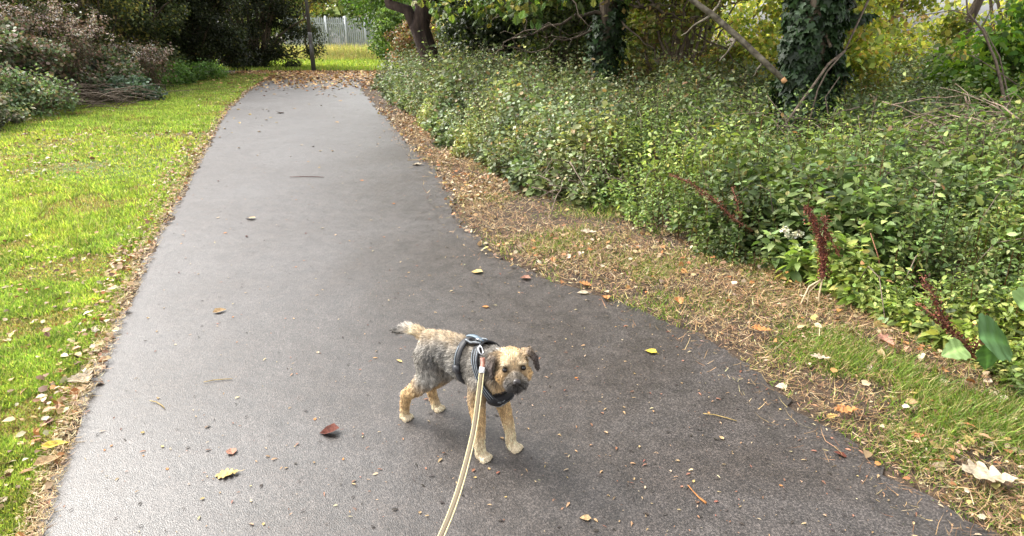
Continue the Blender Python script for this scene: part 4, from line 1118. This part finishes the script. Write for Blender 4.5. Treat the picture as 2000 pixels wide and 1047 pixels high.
def coat(P):
    out_c = np.zeros((len(P), 3)); out_f = np.zeros((len(P), 3)); out_l = np.zeros(len(P))
    for s0 in range(0, len(P), 4000):
        p = P[s0:s0 + 4000]
        d = p[:, None, :] - PC[None]
        loc = np.einsum('nkj,kij->nki', d, PAX) / PR[None]
        dist = (np.linalg.norm(loc, axis=2) - 1) * PR.min(1)[None]
        dist = dist - dist.min(1, keepdims=True)
        wt = np.exp(-dist / .0045)
        wt /= wt.sum(1, keepdims=True)
        out_c[s0:s0 + 4000] = wt @ PCO; out_f[s0:s0 + 4000] = wt @ PF; out_l[s0:s0 + 4000] = wt @ PL
    for c, r, col in paint:
        k = np.exp(-(np.linalg.norm(P - A(c), axis=1) / r) ** 2 * 1.2)[:, None] * .92
        out_c = out_c * (1 - k) + A(col) * k
    return out_c, out_f, out_l
cc, _, _ = coat(co)
ca = dme.color_attributes.new('Col', 'FLOAT_COLOR', 'POINT')
c4 = np.ones((nv, 4), np.float32); c4[:, :3] = cc * .75
ca.data.foreach_set('color', c4.ravel())
dme.polygons.foreach_set('use_smooth', np.ones(len(dme.polygons), bool))
dog = link('dog', dme, M_fur)
dog.location = tuple(DO); dog.rotation_euler = (0, 0, DYAW)
tag(dog, 'small scruffy tan and grizzled grey terrier in a black harness standing on the path', 'dog')
eyes = [hp(.0450, q * .0262, .0085) for q in (-1, 1)]
nosep = hp(.094, 0, -.012)
# face
M_eye = plain('wet_dark_eye', (.008, .005, .004), .14, spec=.5)
M_nose = plain('wet_nose', (.025, .02, .02), .35, spec=.6)
for e in eyes:
    s = bmesh.new(); bmesh.ops.create_uvsphere(s, u_segments=20, v_segments=12, radius=.0080)
    m_ = bpy.data.meshes.new('eye'); s.to_mesh(m_); s.free(); m_.polygons.foreach_set('use_smooth', np.ones(len(m_.polygons), bool))
    o = link('eye', m_, M_eye, dog); o.location = tuple(e + hf * .0005)
s = bmesh.new()
for (f, q, u, r) in ((.0905, 0, -.0105, (.0085, .0125, .0080)), (.0915, .006, -.0135, (.0075, .0060, .0055)), (.0915, -.006, -.0135, (.0075, .0060, .0055)), (.0895, 0, -.019, (.006, .004, .006))):
    M4 = Matrix.Identity(4); c = hp(f, q, u)
    for i in range(3):
        for j in range(3): M4[j][i] = HAX[i][j] * r[i]
        M4[i][3] = c[i]
    bmesh.ops.create_uvsphere(s, u_segments=16, v_segments=10, radius=1, matrix=M4)
m_ = bpy.data.meshes.new('nose'); s.to_mesh(m_); s.free(); m_.polygons.foreach_set('use_smooth', np.ones(len(m_.polygons), bool)); link('nose', m_, M_nose, dog)
# claws
s = bmesh.new()
claw = Bag()
for c, ax, r, *_ in prims:
    if abs(r[1] - .0062) < 1e-6 or abs(r[1] - .0058) < 1e-6:
        claw.tube([c + A([r[0] * .7, 0, -.001]), c + A([r[0] * 1.25, 0, -.005]), c + A([r[0] * 1.4, 0, -.009])], [.0024, .0018, .0006], (.02, .015, .012), sides=6)
link('claw', claw.mesh('claw', True), plain('claw_dark', (.03, .025, .022), .4), dog)['kind'] = 'stuff'
s.free()

# harness, moulded to the body by casting outward from inside it
bvh = BVHTree.FromPolygons([tuple(v) for v in co], [tuple(p.vertices) for p in dme.polygons])
def surf(c, d_, off):
    """first surface met coming from outside toward c"""
    c = A(c); d_ = norm(A(d_)); st = c + d_ * .16
    hit = bvh.ray_cast(Vector(st), Vector(-d_), .16)
    if hit[0] is None: return c + d_ * .05
    return A(hit[0]) + d_ * off
def ribbon(bag, pts, outs, width, thick, closed=False, col=(.02, .02, .022)):
    pts = A(pts); outs = norm(A(outs)); n_ = len(pts)
    width = np.broadcast_to(A(width, float), (n_,))
    if closed: T = norm(np.roll(pts, -1, 0) - np.roll(pts, 1, 0))
    else: T = norm(np.gradient(pts, axis=0))
    Wd = norm(np.cross(T, outs)); O = np.cross(Wd, T)
    V = []
    for sa, sb_ in ((-1, 0), (1, 0), (1, 1), (-1, 1)):
        V.append(pts + Wd * (width * .5 * sa)[:, None] + O * thick * sb_)
    V = np.stack(V, 1).reshape(-1, 3)
    m = n_ if closed else n_ - 1
    F = []
    for i in range(m):
        a, b_ = i * 4, ((i + 1) % n_) * 4
        for k in range(4): F.append((a + k, a + (k + 1) % 4, b_ + (k + 1) % 4, b_ + k))
    F = A(F)
    L = [F.ravel()]; Sz = [np.full(len(F), 4)]
    if not closed: L += [A([3, 2, 1, 0]), A([0, 1, 2, 3]) + (n_ - 1) * 4]; Sz += [[4], [4]]
    bag.add(V, np.concatenate(L), np.concatenate(Sz), np.broadcast_to(A(col, float), (len(V), 3)))
def smooth_loop(p, closed=True, it=4):
    for _ in range(it):
        q = p.copy()
        if closed: q = (np.roll(p, 1, 0) + 2 * p + np.roll(p, -1, 0)) / 4
        else: q[1:-1] = (p[:-2] + 2 * p[1:-1] + p[2:]) / 4
        p = q
    return p
def loop(c, n_, ref, off, k=72):
    n_ = norm(A(n_, float)); r0 = norm(A(ref, float) - n_ * (A(ref, float) @ n_)); r1 = np.cross(n_, r0)
    an = np.arange(k) / k * 2 * np.pi
    dirs = np.cos(an)[:, None] * r0 + np.sin(an)[:, None] * r1
    pts = A([surf(c, d_, off) for d_ in dirs])
    return smooth_loop(pts), dirs, an
har = empty('harness', (0, 0, 0)); har.parent = dog
har['label'] = 'black padded harness with light reflective edging'
M_blk = plain('black_webbing', (.014, .014, .017), .6)
M_ref = plain('reflective_tape', (.22, .25, .28), .45, .1)
M_gry = plain('grey_logo', (.22, .23, .24), .5)
M_met = plain('polished_steel', (.6, .6, .62), .25, 1.0)
NL = ((-.004, 0, .303), (.20, 0, .115))
pts, dirs, an = loop(*NL, (.1, 0, -.20), .008)
up = (1 - np.cos(an)) / 2           # 0 at the chest, 1 at the withers
wdt = .036 - .012 * np.clip(up * 2.2, 0, 1) + .016 * np.clip((up - .85) / .15, 0, 1)
b = Bag(); ribbon(b, pts, dirs, wdt, .005, True); link('chest_strap', b.mesh('chest_strap'), M_blk, har)
# padded chest panel: a grid cast onto the breast
na, nk = 25, 13
c0 = A(NL[0]); nn_ = norm(A(NL[1])); r0_ = norm(A([.1, 0, -.20]) - nn_ * (A([.1, 0, -.20]) @ nn_)); r1_ = np.cross(nn_, r0_)
gridp = np.zeros((na, nk, 3)); gdir = np.zeros((na, nk, 3))
for i in range(na):
    av = math.radians(-46 + 92 * i / (na - 1)); half = 1 - .62 * abs(av / math.radians(46)) ** 1.6
    for k in range(nk):
        o_ = (-.060 + .100 * k / (nk - 1)) * half
        d_ = r0_ * math.cos(av) + r1_ * math.sin(av)
        gridp[i, k] = surf(c0 + nn_ * o_, d_, .0); gdir[i, k] = d_
for _ in range(5):
    q = gridp.copy(); q[1:-1, 1:-1] = (gridp[:-2, 1:-1] + gridp[2:, 1:-1] + gridp[1:-1, :-2] + gridp[1:-1, 2:] + 4 * gridp[1:-1, 1:-1]) / 8; gridp = q
edge_t = np.minimum(1, np.minimum(np.minimum(np.arange(na), na - 1 - np.arange(na))[:, None], np.minimum(np.arange(nk), nk - 1 - np.arange(nk))[None, :]) / 1.5)
outer = gridp + gdir * (.010 + .006 * edge_t)[..., None]
padp = gridp[::2, ::2].reshape(-1, 3)
Vp = np.concatenate([outer.reshape(-1, 3), (gridp - gdir * .004).reshape(-1, 3)]); Fp = []
ix = lambda i, k, s2=0: s2 * na * nk + i * nk + k
for i in range(na - 1):
    for k in range(nk - 1):
        Fp.append((ix(i, k), ix(i + 1, k), ix(i + 1, k + 1), ix(i, k + 1))); Fp.append((ix(i, k, 1), ix(i, k + 1, 1), ix(i + 1, k + 1, 1), ix(i + 1, k, 1)))
for i in range(na - 1):
    for k in (0, nk - 1): Fp.append((ix(i, k), ix(i, k, 1), ix(i + 1, k, 1), ix(i + 1, k)))
for k in range(nk - 1):
    for i in (0, na - 1): Fp.append((ix(i, k), ix(i, k + 1), ix(i, k + 1, 1), ix(i, k, 1)))
m_ = bpy.data.meshes.new('chest_pad'); m_.from_pydata([tuple(v) for v in Vp], [], Fp); m_.polygons.foreach_set('use_smooth', np.ones(len(Fp), bool)); m_.update()
link('chest_pad', m_, M_blk, har)
for (ia, ka, ib, kb) in ((7, 4, 9, 8), (9, 4, 11, 8), (4, 9, 8, 10), (15, 3, 19, 5)):
    p0, p1 = outer[ia, ka] + gdir[ia, ka] * .001, outer[ib, kb] + gdir[ib, kb] * .001
    pm_ = outer[(ia + ib) // 2, (ka + kb) // 2] + gdir[(ia + ib) // 2, (ka + kb) // 2] * .0018
    b = Bag(); ribbon(b, [p0, pm_, p1], [gdir[ia, ka]] * 3, .005, .0015); link('pad_mark', b.mesh('pad_mark'), M_gry, har)
def edge(pts, dirs, wdt, fr, wd_, sel, mat, name, off=.0053, thick=.0012):
    T = norm(np.roll(pts, -1, 0) - np.roll(pts, 1, 0)); Wd = norm(np.cross(T, dirs)); O = np.cross(Wd, T)
    q = pts + Wd * (wdt * fr)[:, None] + O * off
    i = np.where(sel)[0]
    b = Bag(); ribbon(b, q[i], dirs[i], wd_, thick); return link(name, b.mesh(name), mat, har)
right = np.sin(an) 
side_sel = [(an > .75) & (an < 2.9), (an > 2 * np.pi - 2.9) & (an < 2 * np.pi - .75)]
for ss in side_sel:
    for fr in (-.36, .0, .36): edge(pts, dirs, wdt, fr, .0022, ss, M_ref, 'reflective_stripe')
gp, gd, ga = loop((-.112, 0, .312), (1, 0, .12), (0, 0, 1), .006)
gw = np.full(len(gp), .026)
b = Bag(); ribbon(b, gp, gd, gw, .004, True); link('girth_strap', b.mesh('girth_strap'), M_blk, har)
for ss in ((ga > .35) & (ga < 1.7), (ga > 2 * np.pi - 1.7) & (ga < 2 * np.pi - .35)):
    edge(gp, gd, gw, .30, .0025, ss, M_ref, 'reflective_stripe', off=.0043)
for k0 in (16, 56):
    b = Bag(); T_ = norm(gp[k0 + 2] - gp[k0 - 2]); c = gp[k0] + gd[k0] * .003
    ribbon(b, [c - T_ * .013, c, c + T_ * .013], [gd[k0]] * 3, .028, .008); link('buckle', b.mesh('buckle'), plain('buckle_black', (.03, .03, .035), .3), har)
# back plate, its edging and the grab handle
xs = np.linspace(-.118, -.052, 10)
bp = A([surf((x_, 0, .31), (0, 0, 1), .009) for x_ in xs])
b = Bag(); ribbon(b, bp, [(0, 0, 1)] * 10, .040, .006); link('back_plate', b.mesh('back_plate'), M_blk, har)
for oy in (-.017, .017):
    b = Bag(); ribbon(b, bp + A([0, oy, .0062]), [(0, 0, 1)] * 10, .004, .0015); link('reflective_stripe', b.mesh('reflective_stripe'), M_ref, har)
hx = np.linspace(0, 1, 14)
hl = A([[-.120 + .066 * t, -.004, bp[:, 2].max() + .005 + .008 * math.sin(math.pi * t)] for t in hx])
b = Bag(); ribbon(b, hl, [(-.5 + t, 0, 1) for t in hx], .014, .004); link('grab_handle', b.mesh('grab_handle'), plain('blue_grey_webbing', (.11, .15, .19), .6), har)
xs = np.linspace(-.112, -.035, 12)
bb = smooth_loop(A([surf((x_, 0, .31), (0, 0, -1), .006) for x_ in xs]), False)
b = Bag(); ribbon(b, bb, [(0, 0, -1)] * 12, .024, .004); link('belly_strap', b.mesh('belly_strap'), M_blk, har)
# fur strands
pa = np.zeros(len(dme.polygons), np.float32); dme.polygons.foreach_get('area', pa)
pn = np.zeros(len(dme.polygons) * 3, np.float32); dme.polygons.foreach_get('normal', pn); pn = pn.reshape(-1, 3)
pc = np.zeros(len(dme.polygons) * 3, np.float32); dme.polygons.foreach_get('center', pc); pc = pc.reshape(-1, 3)
NF = 150000
idx = rng.choice(len(pa), NF, p=pa.astype(float) / pa.astype(float).sum())
P = pc[idx].astype(float) + rng.normal(0, .0012, (NF, 3)); Nf = norm(pn[idx].astype(float))
cl, fw, fl_ = coat(P)
fw = fw - Nf * np.sum(fw * Nf, 1, keepdims=True) * .8
wv = np.stack([noise2(P[:, 0] + P[:, 1], P[:, 2], 130, s_) for s_ in (51, 52, 53)], 1)
wv2 = np.stack([noise2(P[:, 0] - P[:, 1], P[:, 2], 45, s_) for s_ in (54, 55, 56)], 1)
D = Nf * .27 + norm(fw) * 1.0 + wv * .20 + wv2 * .08 + rng.normal(0, .12, (NF, 3))
ln = fl_ * (.55 + .85 * rng.random(NF))
keep = np.ones(NF, bool)
for e in eyes:
    de = np.linalg.norm(P - e, axis=1); keep &= de > .0125; ln *= np.clip((de - .006) / .03, .35, 1)
dn = np.linalg.norm(P - nosep, axis=1); keep &= dn > .014
keep &= P[:, 2] > .004
for cp_, w_ in ((pts, wdt), (padp, np.full(len(padp), .026)), (gp, gw), (bp, np.full(len(bp), .04)), (bb, np.full(len(bb), .024))):
    dd = np.linalg.norm(P[:, None, :] - cp_[None], axis=2); jj = dd.argmin(1); dm = dd[np.arange(NF), jj]
    keep &= dm > w_[jj] * .5 + .003
tone = 1 + .34 * rng.standard_normal(NF) + .30 * wv[:, 0]
mixw = (rng.random(NF) < .3)[:, None] & (P[:, 0] < .03)[:, None] & (P[:, 2] > .2)[:, None]
cl = np.where(mixw, cl * .6 + A([.42, .38, .32]) * .4, cl)
cl = np.clip(cl * np.clip(tone, .35, 1.8)[:, None], .01, .8)
T_FUR = (A([[-.5, 0, 0], [.5, 0, 0], [.36, .5, .10], [0, 1, .02], [-.36, .5, .10]]), [(0, 1, 2, 4), (4, 2, 3)])
b = Bag()
b.leaves((P - Nf * .001)[keep], D[keep], (Nf + rng.normal(0, .5, (NF, 3)))[keep], ln[keep], cl[keep], tpl=T_FUR, width=.0014 / ln[keep])
fur = link('fur', b.mesh('fur'), M_fur, dog)
# D ring on the back plate
rc = A([-.060, -.016, bp[-2][2] + .012])
an2 = np.linspace(0, 2 * np.pi, 22)[:-1]
rp_ = A([rc + A([.2, -.5, .84]) * math.cos(a) * .011 + A([.97, .2, 0]) * math.sin(a) * .011 for a in np.append(an2, an2[:2])])
b = Bag(); b.tube(rp_, .0018, sides=8); link('ring', b.mesh('ring', True), M_met, har)

# ------------------------------------------------------------------ the lead
ringw = dog2w(rc + A([0, -.004, .010]))
ctrl = [ringw + A([0, -.004, .004]), W(943, 704, 1.94), W(941, 725, 1.905), W(936, 768, 1.85), W(926, 840, 1.76), W(907, 920, 1.63), W(887, 985, 1.53), W(862, 1047, 1.45), W(826, 1120, 1.37),
        A([-.17, .80, .27]), A([-.13, .60, .45]), A([-.09, .45, .66]), A([-.07, .36, .86])]
ctrl = A(ctrl)
def spline(c, k=8):
    P = np.vstack([2 * c[0] - c[1], c, 2 * c[-1] - c[-2]]); out = []
    for i in range(1, len(P) - 2):
        for j in range(k):
            t = j / k; p0, p1, p2, p3 = P[i - 1:i + 3]
            out.append(.5 * (2 * p1 + (p2 - p0) * t + (2 * p0 - 5 * p1 + 4 * p2 - p3) * t * t + (3 * p1 - p0 - 3 * p2 + p3) * t ** 3))
    out.append(c[-1]); return A(out)
LP = spline(ctrl)
T = norm(np.gradient(LP, axis=0))
side = A([1.0, .12, 0]); side = norm(side - T * (T @ side)[:, None])
outs = np.cross(side, T); outs *= np.sign(outs @ A([0, -.6, .8]))[:, None]
lead = tag(empty('dog_lead', tuple(ringw)), 'flat olive-tan webbing lead with cream edges running from the dog harness toward the viewer', 'dog lead')
k0 = 16
def lribbon(name, off, wd_, thick, mat, lift=0.0, i0=k0, i1=None):
    q = (LP + side * off + outs * lift - ringw)[i0:i1]
    b = Bag(); ribbon(b, q, outs[i0:i1], wd_, thick); return link(name, b.mesh(name), mat, lead)
def weave(name, c):
    m, nt, N, L, p = new_mat(name)
    tc = N.new('ShaderNodeTexCoord'); n = N.new('ShaderNodeTexWave'); n.inputs['Scale'].default_value = 160; n.inputs['Distortion'].default_value = 2; n.bands_direction = 'DIAGONAL'
    L.new(tc.outputs['Object'], n.inputs['Vector'])
    r = N.new('ShaderNodeValToRGB'); e = r.color_ramp.elements
    e[0].color = (*[q * .7 for q in c], 1); e[1].color = (*c, 1)
    L.new(n.outputs['Fac'], r.inputs[0]); L.new(r.outputs[0], p.inputs['Base Color']); p.inputs['Roughness'].default_value = .75
    return m
lribbon('webbing', 0, .0165, .0016, weave('olive_webbing', (.13, .10, .062)))
for q in (-1, 1): lribbon('edge_band', q * .0068, .0031, .0024, weave('cream_webbing', (.50, .43, .24)), -.0004)
lribbon('cuff', 0, .0150, .0045, plain('brown_cuff', (.22, .09, .06), .6), -.001, 7, 15)
lribbon('ferrule', 0, .0170, .0065, plain('white_ferrule', (.75, .74, .74), .3), -.002, 14, 18)
b = Bag()
c = LP[4] - ringw; q = T[4]; 
b.tube([c + q * (-.016), c + q * (-.006) + side[4] * .006, c + q * .010 + side[4] * .006, c + q * .018, c + q * .010 - side[4] * .006, c + q * (-.006) - side[4] * .006, c + q * (-.016)], .0022, sides=8)
link('clip', b.mesh('clip', True), M_met, lead)
